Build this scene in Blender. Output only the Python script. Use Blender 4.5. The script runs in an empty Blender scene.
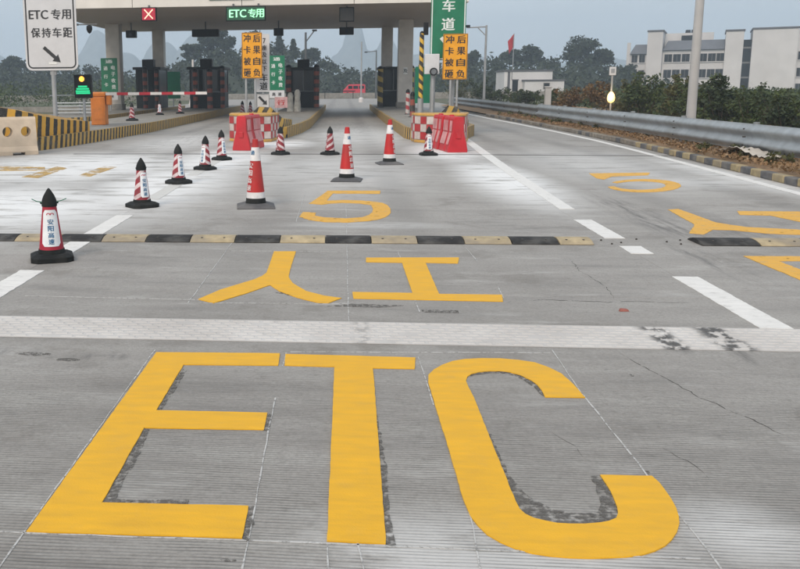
import bpy, bmesh, math, random
import numpy as np
from mathutils import Matrix, Vector
R = math.radians
random.seed(7); RNG = np.random.default_rng(11)
HAZE = 0.0010
SC = bpy.context.scene
COL = SC.collection

# ------------------------------------------------------------------ camera
cam_d = bpy.data.cameras.new('camera')
cam_d.sensor_width = 36.0
cam_d.lens = 36.0 * 860 / 800
cam_d.shift_x = 0.175           # the photograph is an off-centre crop
cam_d.shift_y = -0.0556
cam_d.clip_start = 0.05; cam_d.clip_end = 6000
cam = bpy.data.objects.new('camera', cam_d); COL.objects.link(cam)
rot = Matrix(((0.9955850, -0.0077109, 0.0935471), (0.0934452, 0.1754947, -0.9800355), (-0.0088601, 0.9844502, 0.1754405)))
cam.matrix_world = Matrix.Translation((0, 0, 1.7)) @ rot.to_4x4()
SC.camera = cam

# ------------------------------------------------------------------ overcast dusk sky
SUN_EL, SUN_AZ = 38.0, 205.0
w = bpy.data.worlds.new('World'); SC.world = w; w.use_nodes = True
nt = w.node_tree; nt.nodes.clear()
o_ = nt.nodes.new('ShaderNodeOutputWorld'); b_ = nt.nodes.new('ShaderNodeBackground')
sk = nt.nodes.new('ShaderNodeTexSky'); sk.sky_type = 'NISHITA'; sk.sun_disc = False
sk.sun_elevation = R(SUN_EL); sk.sun_rotation = R(SUN_AZ); sk.air_density = 1.6; sk.dust_density = 4.0; sk.ozone_density = 1.5
hs = nt.nodes.new('ShaderNodeHueSaturation'); hs.inputs['Saturation'].default_value = 0.55
mx = nt.nodes.new('ShaderNodeMix'); mx.data_type = 'RGBA'; mx.inputs[0].default_value = 0.8
mx.inputs[7].default_value = (6.15, 6.65, 7.15, 1)      # even cloud cover
tcw = nt.nodes.new('ShaderNodeTexCoord'); cln = nt.nodes.new('ShaderNodeTexNoise'); cln.inputs['Scale'].default_value = 3.0; cln.inputs['Detail'].default_value = 5
mpw = nt.nodes.new('ShaderNodeMapping'); mpw.inputs['Scale'].default_value = (1, 1, 5)
mrw = nt.nodes.new('ShaderNodeMapRange'); mrw.inputs[1].default_value = .3; mrw.inputs[2].default_value = .7; mrw.inputs[3].default_value = .93; mrw.inputs[4].default_value = 1.07
mlw = nt.nodes.new('ShaderNodeVectorMath'); mlw.operation = 'SCALE'
nt.links.new(tcw.outputs['Generated'], mpw.inputs[0]); nt.links.new(mpw.outputs[0], cln.inputs[0]); nt.links.new(cln.outputs[0], mrw.inputs[0])
nt.links.new(sk.outputs[0], hs.inputs['Color']); nt.links.new(hs.outputs[0], mx.inputs[6])
nt.links.new(mx.outputs[2], mlw.inputs[0]); nt.links.new(mrw.outputs[0], mlw.inputs['Scale'])
nt.links.new(mlw.outputs[0], b_.inputs[0]); b_.inputs[1].default_value = 0.1
nt.links.new(b_.outputs[0], o_.inputs[0])
sd = bpy.data.lights.new('sun', 'SUN'); sd.energy = 1.3; sd.angle = R(25); sd.color = (1, .85, .69)
so = bpy.data.objects.new('sun', sd); COL.objects.link(so)
sdir = Vector((math.sin(R(SUN_AZ)) * math.cos(R(SUN_EL)), math.cos(R(SUN_AZ)) * math.cos(R(SUN_EL)), math.sin(R(SUN_EL))))
so.rotation_euler = sdir.to_track_quat('Z', 'Y').to_euler(); so.location = (0, -20, 40)
vs = SC.view_settings; vs.view_transform = 'Standard'; vs.look = 'None'; vs.exposure = 0.57; vs.gamma = 1.0; vs.use_curve_mapping = False
SC.cycles.use_denoising = True
SC.cycles.max_bounces = 6; SC.cycles.diffuse_bounces = 3; SC.cycles.volume_bounces = 1; SC.cycles.sample_clamp_indirect = 4

# ------------------------------------------------------------------ node helpers
class NT:
    def __init__(s, m):
        m.use_nodes = True; s.t = m.node_tree; s.t.nodes.clear()
        s.out = s.n('ShaderNodeOutputMaterial'); s.b = s.n('ShaderNodeBsdfPrincipled'); s.l(s.b.outputs[0], s.out.inputs[0])
    def n(s, k, **kw):
        q = s.t.nodes.new(k)
        for a, v in kw.items(): setattr(q, a, v)
        return q
    def l(s, a, b): s.t.links.new(a, b)
    def put(s, v, sock):
        if hasattr(v, 'is_linked') or hasattr(v, 'links'): s.l(v, sock)
        else: sock.default_value = v
    def math(s, op, a, b=0.0, clamp=False):
        q = s.n('ShaderNodeMath', operation=op, use_clamp=clamp); s.put(a, q.inputs[0]); s.put(b, q.inputs[1]); return q.outputs[0]
    def rng(s, v, a, b, c, d, smooth=False):
        q = s.n('ShaderNodeMapRange'); q.interpolation_type = 'SMOOTHSTEP' if smooth else 'LINEAR'
        s.put(v, q.inputs[0])
        for i, x in enumerate((a, b, c, d)): q.inputs[i + 1].default_value = x
        return q.outputs[0]
    def mix(s, f, a, b, blend='MIX'):
        q = s.n('ShaderNodeMix', data_type='RGBA', blend_type=blend)
        s.put(f, q.inputs[0]); s.put(a if hasattr(a, 'links') else (*a, 1), q.inputs[6]); s.put(b if hasattr(b, 'links') else (*b, 1), q.inputs[7]); return q.outputs[2]
    def noise(s, co, scale, detail=4, rough=.55, dim=None):
        q = s.n('ShaderNodeTexNoise'); q.inputs['Scale'].default_value = scale; q.inputs['Detail'].default_value = detail; q.inputs['Roughness'].default_value = rough
        s.l(co, q.inputs['Vector']); return q.outputs[0]
    def mapd(s, co, sc, loc=(0, 0, 0)):
        q = s.n('ShaderNodeMapping'); q.inputs['Scale'].default_value = sc; q.inputs['Location'].default_value = loc; s.l(co, q.inputs[0]); return q.outputs[0]
    def pos(s): return s.n('ShaderNodeNewGeometry').outputs['Position']
    def obj(s): return s.n('ShaderNodeTexCoord').outputs['Object']
    def uv(s): return s.n('ShaderNodeTexCoord').outputs['UV']
    def xyz(s, v):
        q = s.n('ShaderNodeSeparateXYZ'); s.l(v, q.inputs[0]); return q.outputs
    def bump(s, h, st, dist=.01):
        q = s.n('ShaderNodeBump'); q.inputs['Strength'].default_value = st; q.inputs['Distance'].default_value = dist; s.l(h, q.inputs['Height']); s.l(q.outputs[0], s.b.inputs['Normal'])
    def fin(s, col, rough=.6, metal=0.0, spec=.4):
        s.put(col if hasattr(col, 'links') else (*col, 1), s.b.inputs['Base Color']); s.put(rough, s.b.inputs['Roughness']); s.b.inputs['Metallic'].default_value = metal
        s.b.inputs['Specular IOR Level'].default_value = spec
MATS = {}
def pm(name, col, rough=.6, var=.18, scale=6.0, bump=0.0, metal=0.0, dirt=0.0, dirtcol=(.16, .14, .11), spec=.4, objvar=0.0):
    """procedural material: mottled colour, optional grime, optional fine relief"""
    if name in MATS: return MATS[name]
    m = bpy.data.materials.new(name); N = NT(m); p = N.pos()
    n1 = N.noise(p, scale, 5); n2 = N.noise(p, scale * .23, 3)
    c = N.mix(N.rng(n1, .3, .7, 0, 1), tuple(x * (1 - var) for x in col), tuple(min(1, x * (1 + var * .8)) for x in col))
    if dirt: c = N.mix(N.math('MULTIPLY', N.rng(n2, .4, .72, 0, 1, True), dirt), c, dirtcol)
    if objvar:
        r = N.n('ShaderNodeObjectInfo').outputs['Random']; h = N.n('ShaderNodeHueSaturation'); N.l(c, h.inputs['Color']); N.l(N.rng(r, 0, 1, 1 - objvar, 1 + objvar), h.inputs['Value']); c = h.outputs[0]
    N.fin(c, N.rng(n1, .2, .8, max(0, rough - .1), min(1, rough + .1)), metal, spec)
    if bump: N.bump(N.noise(p, scale * 8, 4), bump)
    MATS[name] = m; return m
def emat(name, col, st, base=(.02, .02, .02)):
    m = bpy.data.materials.new(name); N = NT(m); N.fin(base, .4)
    n = N.noise(N.obj(), 30, 2); N.b.inputs['Emission Color'].default_value = (*col, 1); N.l(N.rng(n, .3, .7, st * .8, st * 1.15), N.b.inputs['Emission Strength'])
    MATS[name] = m; return m
def stripe_mat(name, ca, cb, period, slant, duty=.5, dirt=.45, rough=.6, phase=0.0):
    """painted stripes across the surface: UV u runs along the kerb in metres, v up"""
    m = bpy.data.materials.new(name); N = NT(m); u = N.xyz(N.uv()); p = N.pos()
    e = N.math('MULTIPLY', N.math('SUBTRACT', N.noise(p, 9, 3), .5), .05)
    t = N.math('ADD', N.math('ADD', u[0], e), N.math('MULTIPLY', u[1], slant))
    fr = N.math('FRACT', N.math('ADD', N.math('DIVIDE', t, period), 50.0 + phase))
    mask = N.rng(fr, duty - .02, duty + .02, 0, 1)
    c = N.mix(mask, ca, cb)
    d = N.math('MULTIPLY', N.rng(N.noise(p, 2.3, 6, .65), .42, .72, 0, 1, True), dirt)
    c = N.mix(d, c, (.20, .18, .145)); c = N.mix(N.math('MULTIPLY', N.rng(N.noise(p, 24, 4), .5, .75, 0, 1), .35), c, (.27, .25, .21))
    N.fin(c, rough); N.bump(N.noise(p, 40, 3), .25, .01); MATS[name] = m; return m

# ------------------------------------------------------------------ mesh helpers
class MB:
    def __init__(s): s.v = []; s.f = []; s.uv = {}
    def quadset(s, vs, fs):
        b = len(s.v); s.v += [tuple(x) for x in vs]; s.f += [tuple(i + b for i in q) for q in fs]; return s
    def box(s, x0, x1, y0, y1, z0, z1):
        return s.quadset([(x0, y0, z0), (x1, y0, z0), (x1, y1, z0), (x0, y1, z0), (x0, y0, z1), (x1, y0, z1), (x1, y1, z1), (x0, y1, z1)],
                         [(3, 2, 1, 0), (4, 5, 6, 7), (0, 1, 5, 4), (1, 2, 6, 5), (2, 3, 7, 6), (3, 0, 4, 7)])
    def cyl(s, p0, p1, r0, r1=None, n=12, cap=True):
        r1 = r0 if r1 is None else r1; p0 = Vector(p0); p1 = Vector(p1); d = (p1 - p0).normalized()
        a = d.orthogonal().normalized(); b = d.cross(a); vs = []
        for p, r in ((p0, r0), (p1, r1)):
            for i in range(n): t = 2 * math.pi * i / n; vs.append(p + a * (r * math.cos(t)) + b * (r * math.sin(t)))
        fs = [(i, (i + 1) % n, n + (i + 1) % n, n + i) for i in range(n)]
        if cap: fs += [tuple(range(n - 1, -1, -1)), tuple(range(n, 2 * n))]
        return s.quadset(vs, fs)
    def tube(s, pts, r, n=8):
        for a, b in zip(pts[:-1], pts[1:]): s.cyl(a, b, r, r, n)
        return s
    def lathe(s, prof, n=20, cx=0, cy=0, z=0, ph=0.0):
        vs = []; fs = []
        for r, h in prof:
            for i in range(n): t = 2 * math.pi * i / n + ph; vs.append((cx + r * math.cos(t), cy + r * math.sin(t), z + h))
        for k in range(len(prof) - 1):
            for i in range(n): j = (i + 1) % n; fs.append((k * n + i, k * n + j, (k + 1) * n + j, (k + 1) * n + i))
        fs.append(tuple(range(n - 1, -1, -1))); fs.append(tuple(range((len(prof) - 1) * n, len(prof) * n)))
        return s.quadset(vs, fs)
    def prism(s, poly, z0, z1):
        """poly counter-clockwise seen from above; z1 may be a function of (x, y)"""
        n = len(poly); f1 = z1 if callable(z1) else (lambda x, y: z1)
        a = sum(poly[i][0] * poly[(i + 1) % n][1] - poly[(i + 1) % n][0] * poly[i][1] for i in range(n))
        if a < 0: poly = poly[::-1]
        vs = [(x, y, z0) for x, y in poly] + [(x, y, f1(x, y)) for x, y in poly]
        return s.quadset(vs, [tuple(range(n - 1, -1, -1)), tuple(range(n, 2 * n))] + [(i, (i + 1) % n, n + (i + 1) % n, n + i) for i in range(n)])
    def extr_x(s, prof, x0, x1):
        n = len(prof); a = sum(prof[i][0] * prof[(i + 1) % n][1] - prof[(i + 1) % n][0] * prof[i][1] for i in range(n))
        if a < 0: prof = prof[::-1]
        vs = [(x0, y, z) for y, z in prof] + [(x1, y, z) for y, z in prof]
        return s.quadset(vs, [tuple(range(n - 1, -1, -1)), tuple(range(n, 2 * n))] + [(i, (i + 1) % n, n + (i + 1) % n, n + i) for i in range(n)])
    def mesh(s, name, smooth=False):
        me = bpy.data.meshes.new(name); me.from_pydata(s.v, [], s.f); me.update()
        if s.uv:
            ul = me.uv_layers.new(name='UVMap')
            for poly in me.polygons:
                for li in poly.loop_indices: ul.data[li].uv = s.uv.get((poly.index, me.loops[li].vertex_index), (0, 0))
        if smooth:
            for p in me.polygons: p.use_smooth = True
        return me
    def build(s, name, mat, parent=None, smooth=False, bevel=0.0, loc=(0, 0, 0), rz=0.0):
        me = s.mesh(name, smooth); me.materials.append(mat)
        o = bpy.data.objects.new(name, me); COL.objects.link(o); o.parent = parent; o.location = loc; o.rotation_euler.z = rz
        if smooth: sharp(me)
        if bevel:
            b = o.modifiers.new('bevel', 'BEVEL'); b.width = bevel; b.segments = 2; b.limit_method = 'ANGLE'
        return o
def sharp(me, ang=35):
    bm = bmesh.new(); bm.from_mesh(me)
    for e in bm.edges:
        if len(e.link_faces) == 2 and e.calc_face_angle(0) > R(ang): e.smooth = False
    bm.to_mesh(me); bm.free()
def link(name, me, parent=None, loc=(0, 0, 0), rot=(0, 0, 0), sc=None):
    o = bpy.data.objects.new(name, me); COL.objects.link(o); o.parent = parent; o.location = loc; o.rotation_euler = rot
    if sc: o.scale = (sc, sc, sc) if isinstance(sc, (int, float)) else sc
    return o
def tag(o, label=None, cat=None, group=None, kind=None):
    if label: o['label'] = label
    if cat: o['category'] = cat
    if group: o['group'] = group
    if kind: o['kind'] = kind
    return o
def thing(name, label, cat, loc=(0, 0, 0), rz=0.0, group=None):
    o = bpy.data.objects.new(name, None); COL.objects.link(o); o.empty_display_size = .1; o.location = loc; o.rotation_euler.z = rz
    return tag(o, label, cat, group)
def copy_tree(o, parent=None):
    c = o.copy(); COL.objects.link(c); c.parent = parent
    for ch in list(o.children): copy_tree(ch, c)
    return c
def wall_band(mb, line, z0, z1):
    """vertical faces along a plan line with metre UVs; z0/z1 numbers or per-point lists"""
    u = 0.0
    for i in range(len(line) - 1):
        a, b = line[i], line[i + 1]; L = math.dist(a, b)
        za0, zb0 = (z0[i], z0[i + 1]) if isinstance(z0, list) else (z0, z0); za1, zb1 = (z1[i], z1[i + 1]) if isinstance(z1, list) else (z1, z1)
        k = len(mb.v); mb.v += [(*a, za0), (*b, zb0), (*b, zb1), (*a, za1)]; fi = len(mb.f); mb.f.append((k, k + 1, k + 2, k + 3))
        for vi, uvv in zip(range(k, k + 4), ((u, za0), (u + L, zb0), (u + L, zb1), (u, za1))): mb.uv[(fi, vi)] = uvv
        u += L
    return mb

# ------------------------------------------------------------------ glyphs (built-in font, made before the scene fills up)
TX = {}
def glyphs(strings):
    for st, bold in strings:
        cu = bpy.data.curves.new('glyph', 'FONT'); cu.body = st; cu.size = 1.0; cu.align_x = 'CENTER'; cu.align_y = 'CENTER'; cu.offset = 0.0; cu.extrude = .012; cu.resolution_u = 3; cu.fill_mode = 'BOTH'
        o = bpy.data.objects.new('glyph', cu); COL.objects.link(o)
        me = bpy.data.meshes.new_from_object(o.evaluated_get(bpy.context.evaluated_depsgraph_get())); bpy.data.objects.remove(o); bpy.data.curves.remove(cu)
        v = np.array([x.co[:] for x in me.vertices]); c = (v.min(0) + v.max(0)) / 2
        for x in me.vertices: x.co.x -= c[0]; x.co.y -= c[1]
        n0 = len(me.vertices); P = [tuple(x.vertices) for x in me.polygons]; Q = [x.co[:] for x in me.vertices]
        if bold:
            VV = []; FF = []
            for k, dx in enumerate((0, -bold, bold)):
                VV += [(x + dx, y + (.35 * dx), z + .0035 * k) for x, y, z in Q]; FF += [tuple(i + n0 * k for i in p) for p in P]
            me = bpy.data.meshes.new('lettering'); me.from_pydata(VV, [], FF); me.update()
        me['w'] = float(np.ptp(v[:, 0])); me['h'] = float(np.ptp(v[:, 1])); me.name = 'lettering'; TX[st] = me
glyphs([(s_, .028) for s_ in ['ETC', '专', '用', '保', '持', '车', '距', '冲', '卡', '被', '砸', '后', '果', '自', '负', '道', '电', '子', '收', '费', '座', '及', '以', '下', '7', '安', '阳', '高', '速', '通', '行']])
def put_text(st, mat, parent, x, z, h, y, width=None, name='lettering'):
    """one run of characters standing on a board that faces -Y"""
    k = (st, mat.name)
    if k not in TX:
        me = TX[st].copy(); me.materials.clear(); me.materials.append(mat); TX[k] = me
    me = TX[k]; s = h / TX[st]['h']; sx = (width / TX[st]['w']) if width else s
    return link(name, me, parent, (x, y, z), (R(90), 0, 0), (sx, s, .12))
def glyph_pts(st, h, width=None):
    me = TX[st]; s = h / me['h']; sx = width / me['w'] if width else s
    return [(v.co.x * sx, v.co.y * s, 0 if v.co.z < 0 else 1) for v in me.vertices], [tuple(p.vertices) for p in me.polygons]

# ================================================================== THE SETTING
C_YEL = (.80, .43, .035); C_BLK = (.022, .021, .02)
M_soil = pm('soil', (.26, .165, .09), .95, .4, 3, .6, dirt=.5, dirtcol=(.14, .105, .065))
M_grassfield = pm('field', (.075, .085, .04), .95, .4, .25, .4, dirt=.6, dirtcol=(.12, .10, .06))
def road_material():
    m = bpy.data.materials.new('concrete_road'); N = NT(m); p = N.pos(); X = N.xyz(p)
    big = N.noise(p, .5, 4); smear = N.noise(N.mapd(p, (.55, 3.2, 1)), 1.3, 6, .62); fine = N.noise(p, 48, 6, .75); mid = N.noise(p, 5, 5, .6)
    c = N.mix(N.rng(big, .3, .7, 0, 1), (.292, .274, .255), (.375, .355, .333))
    c = N.mix(N.math('MULTIPLY', N.rng(smear, .45, .72, 0, 1, True), .6), c, (.44, .428, .405))
    c = N.mix(N.math('MULTIPLY', N.rng(smear, .48, .25, 0, 1, True), .6), c, (.165, .155, .142))
    c = N.mix(N.math('MULTIPLY', N.rng(mid, .56, .8, 0, 1, True), .35), c, (.155, .147, .137))
    c = N.mix(N.rng(fine, .36, .7, .0, .6), c, (.17, .163, .152)); spk = N.noise(p, 17, 5, .7); c = N.mix(N.rng(spk, .55, .72, 0, .4), c, (.40, .39, .37)); c = N.mix(N.rng(spk, .44, .28, 0, .45), c, (.13, .125, .115))
    r = N.n('ShaderNodeObjectInfo').outputs['Random']; h = N.n('ShaderNodeHueSaturation'); N.l(c, h.inputs['Color']); N.l(N.rng(r, 0, 1, .93, 1.07), h.inputs['Value']); c = h.outputs[0]
    def blobs(lst):
        tot = None
        for cx, cy, rx, ry, st in lst:
            dx = N.math('DIVIDE', N.math('SUBTRACT', X[0], cx), rx); dy = N.math('DIVIDE', N.math('SUBTRACT', X[1], cy), ry)
            d = N.math('SQRT', N.math('ADD', N.math('MULTIPLY', dx, dx), N.math('MULTIPLY', dy, dy)))
            q = N.math('MULTIPLY', N.rng(d, 1, .15, 0, 1, True), st); tot = q if tot is None else N.math('MAXIMUM', tot, q)
        return tot
    st1 = N.noise(N.mapd(p, (1, 1, 1), (31, 7, 0)), .9, 8, .72); c = N.mix(N.math('MULTIPLY', N.rng(st1, .52, .66, 0, 1, True), .45), c, (.155, .14, .122)); st2 = N.noise(N.mapd(p, (.8, 2.4, 1), (3, 57, 0)), 1.1, 8, .7); c = N.mix(N.math('MULTIPLY', N.rng(st2, .55, .7, 0, 1, True), .5), c, (.46, .45, .43))
    # spilled white marking powder, as swept about by the paint crew
    pw = blobs([(-5.2, 12.2, 4.2, 4.2, 1), (-3.2, 15, 1.9, 6, 1), (-2.9, 20, 1.9, 6, 1), (-5.8, 18.5, 4.4, 6, .95), (-5, 27, 2.2, 7, .6), (-2.0, 26, 1.9, 3.2, 1), (2.95, 16, 1.15, 6, 1), (2.7, 22.8, 1.4, 5, 1), (3.3, 30, 1.3, 7, .8), (.6, 30, 3, 9, .5), (-.3, 18, 3, 7, .42), (5.4, 19, 2.4, 7, .4), (.55, 2.95, 1.2, .5, .5), (1.55, 3.2, .4, .4, .5),
                (.3, 10.6, 1.4, .4, .35), (-6.6, 21.3, 2.4, 1.3, .7), (7.1, 17, .8, 6, .55), (6.2, 15.6, 1.6, 1.6, .45), (-1.2, 12.5, .5, 1.6, .25), (5.9, 9.7, .9, .8, .3)])
    # wheel paths polished darker
    for wx in (-.95, .85, 4.6, 6.2, -5.9, -4.3):
        c = N.mix(N.math('MULTIPLY', N.math('MULTIPLY', N.rng(N.math('ABSOLUTE', N.math('SUBTRACT', X[0], wx)), .42, .05, 0, 1, True), N.rng(X[1], 6, 14, .15, .5)), N.rng(big, .35, .6, .3, 1)), c, (.16, .152, .142))
    t = N.noise(N.mapd(p, (.55, 1.9, 1)), 1.5, 8, .70)
    pm_ = N.math('MULTIPLY', N.rng(t, .34, .52, .12, 1, True), pw, True)
    c = N.mix(pm_, c, (.74, .74, .735))
    # tyre rubber and oil
    dk = blobs([(3.9, 11.5, .45, 3.2, .75), (3.55, 8.6, .3, 1.8, .6), (4.7, 10.3, .9, 1.6, .4), (2.55, 5.55, .16, .42, .7), (2.2, 5.7, .14, .3, .6), (-2.25, 5.25, .5, .16, .5), (-1.55, 5.2, .3, .12, .6), (0, 70, 4, 30, .25), (.4, 40, 2, 14, .22), (-5, 30, 1.4, 9, .3)])
    ds = N.noise(N.mapd(p, (9, .8, 1)), 1.0, 5, .7)
    c = N.mix(N.math('MULTIPLY', N.rng(ds, .42, .68, 0, 1, True), dk, True), c, (.06, .058, .058))
    # hand-tined transverse grooves: crisp on the near slabs, worn smooth further on
    wob = N.math('MULTIPLY', N.math('SUBTRACT', N.noise(N.mapd(p, (.8, 3, 1)), 1.0, 3), .5), .05)
    ph = N.math('MULTIPLY', N.math('ADD', X[1], wob), 2 * math.pi / .0225)
    gw = N.math('MULTIPLY', N.rng(N.math('SINE', ph), .0, .9, 0, 1), N.rng(N.noise(N.mapd(p, (6, 42, 1)), 1.0, 5, .7), .34, .58, .15, 1))
    amt = N.math('MULTIPLY', N.rng(X[1], 5.4, 4.2, .12, 1, True), N.rng(N.noise(p, 1.4, 3), .3, .6, .35, 1))
    far = N.rng(X[1], 9, 6, 0, 1)
    amt = N.math('MULTIPLY', amt, far)
    c = N.mix(N.math('MULTIPLY', N.math('MULTIPLY', gw, amt), .6), c, (.075, .072, .068))
    rg = N.rng(smear, .3, .7, .62, .9)
    N.fin(c, rg, 0, .35)
    hgt = N.math('SUBTRACT', N.math('MULTIPLY', N.math('ADD', fine, mid), .35), N.math('MULTIPLY', gw, amt))
    N.bump(hgt, .55, .006); return m
M_road = road_material()
M_joint = pm('joint_filler', (.05, .048, .045), .9, .4, 12)

ground = tag(MB().box(-1600, 1600, -60, 1700, -2, -.12).build('ground', M_grassfield), kind='structure')
road = MB()
road.box(-19.5, 8.3, -12, 62.5, -.11, -.03); road.box(-16, 9.5, 62.51, 119, -.11, -.03)
road = tag(road.build('road', M_joint), kind='structure')
xs = [-19, -15.2, -11.4, -7.1, -2.96, 2.98, 8.15]
ys = [-8, -3, 2, 7, 12, 17, 22, 27, 32, 37, 42, 47, 52, 57, 62]
for i in range(len(xs) - 1):
    for j in range(len(ys) - 1):
        g = .002; gx = .0012
        MB().box(xs[i] + gx, xs[i + 1] - gx, ys[j] + g, ys[j + 1] - g, -.025, 0).build('concrete_slab', M_road, road, bevel=.002)
MB().box(-15.9, 9.4, 62.004, 118, -.025, -.001).build('concrete_sheet', M_road, road)
# black bitumen joint across the road
MB().prism([(-7, 22.05), (-3, 21.98), (2.05, 21.75), (8.1, 21.1), (8.1, 21.16), (2.05, 21.83), (-3, 22.06), (-7, 22.12)], .0005, .007).build('bitumen_joint', M_joint, road)

def paint_mat(name, col, wear, dirtcol=(.27, .26, .245), rough=.5, spots=.5):
    m = bpy.data.materials.new(name); N = NT(m); p = N.pos()
    a = N.noise(p, 7, 6, .68); b = N.noise(N.mapd(p, (2.2, 9, 1)), 2.0, 5, .6); f = N.noise(p, 120, 3, .6)
    c = N.mix(N.rng(b, .3, .7, 0, 1), tuple(x * .88 for x in col), tuple(min(1, x * 1.07) for x in col))
    c = N.mix(N.math('MULTIPLY', N.rng(a, .52, .78, 0, 1, True), wear), c, dirtcol)
    c = N.mix(N.math('MULTIPLY', N.rng(f, .62, .74, 0, 1), spots * .4), c, tuple(x * .55 for x in col))
    N.fin(c, N.rng(b, .3, .7, rough - .02, rough + .15), 0, .22); N.bump(f, .3, .004); return m
def broken(m, lo, hi, sc):
    t = m.node_tree; b = [q for q in t.nodes if q.type == 'BSDF_PRINCIPLED'][0]; g = t.nodes.new('ShaderNodeNewGeometry'); n = t.nodes.new('ShaderNodeTexNoise'); n.inputs['Scale'].default_value = sc; n.inputs['Detail'].default_value = 6; n.inputs['Roughness'].default_value = .7
    r = t.nodes.new('ShaderNodeMapRange'); r.inputs[1].default_value = lo; r.inputs[2].default_value = hi; t.links.new(g.outputs['Position'], n.inputs[0]); t.links.new(n.outputs[0], r.inputs[0]); t.links.new(r.outputs[0], b.inputs['Alpha']); return m
M_yel = paint_mat('yellow_road_paint', (.73, .395, .022), .3, (.55, .34, .09))
M_yelworn = broken(paint_mat('worn_yellow_paint', (.70, .38, .05), .85, (.36, .31, .22)), .32, .40, 7)
M_yelfaint = broken(paint_mat('faint_yellow_paint', (.62, .40, .12), .8, (.45, .40, .28)), .41, .64, 2.6)
M_whi = paint_mat('white_road_paint', (.72, .705, .68), .6)
M_whiworn = paint_mat('worn_white_paint', (.60, .59, .565), .75, (.36, .35, .33))
M_chalk = broken(paint_mat('chalk', (.50, .495, .485), .6, (.33, .32, .31)), .36, .5, 22)
M_ghost = broken(paint_mat('ground_off_paint', (.15, .14, .128), .5, (.235, .222, .205)), .43, .66, 24)
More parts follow.
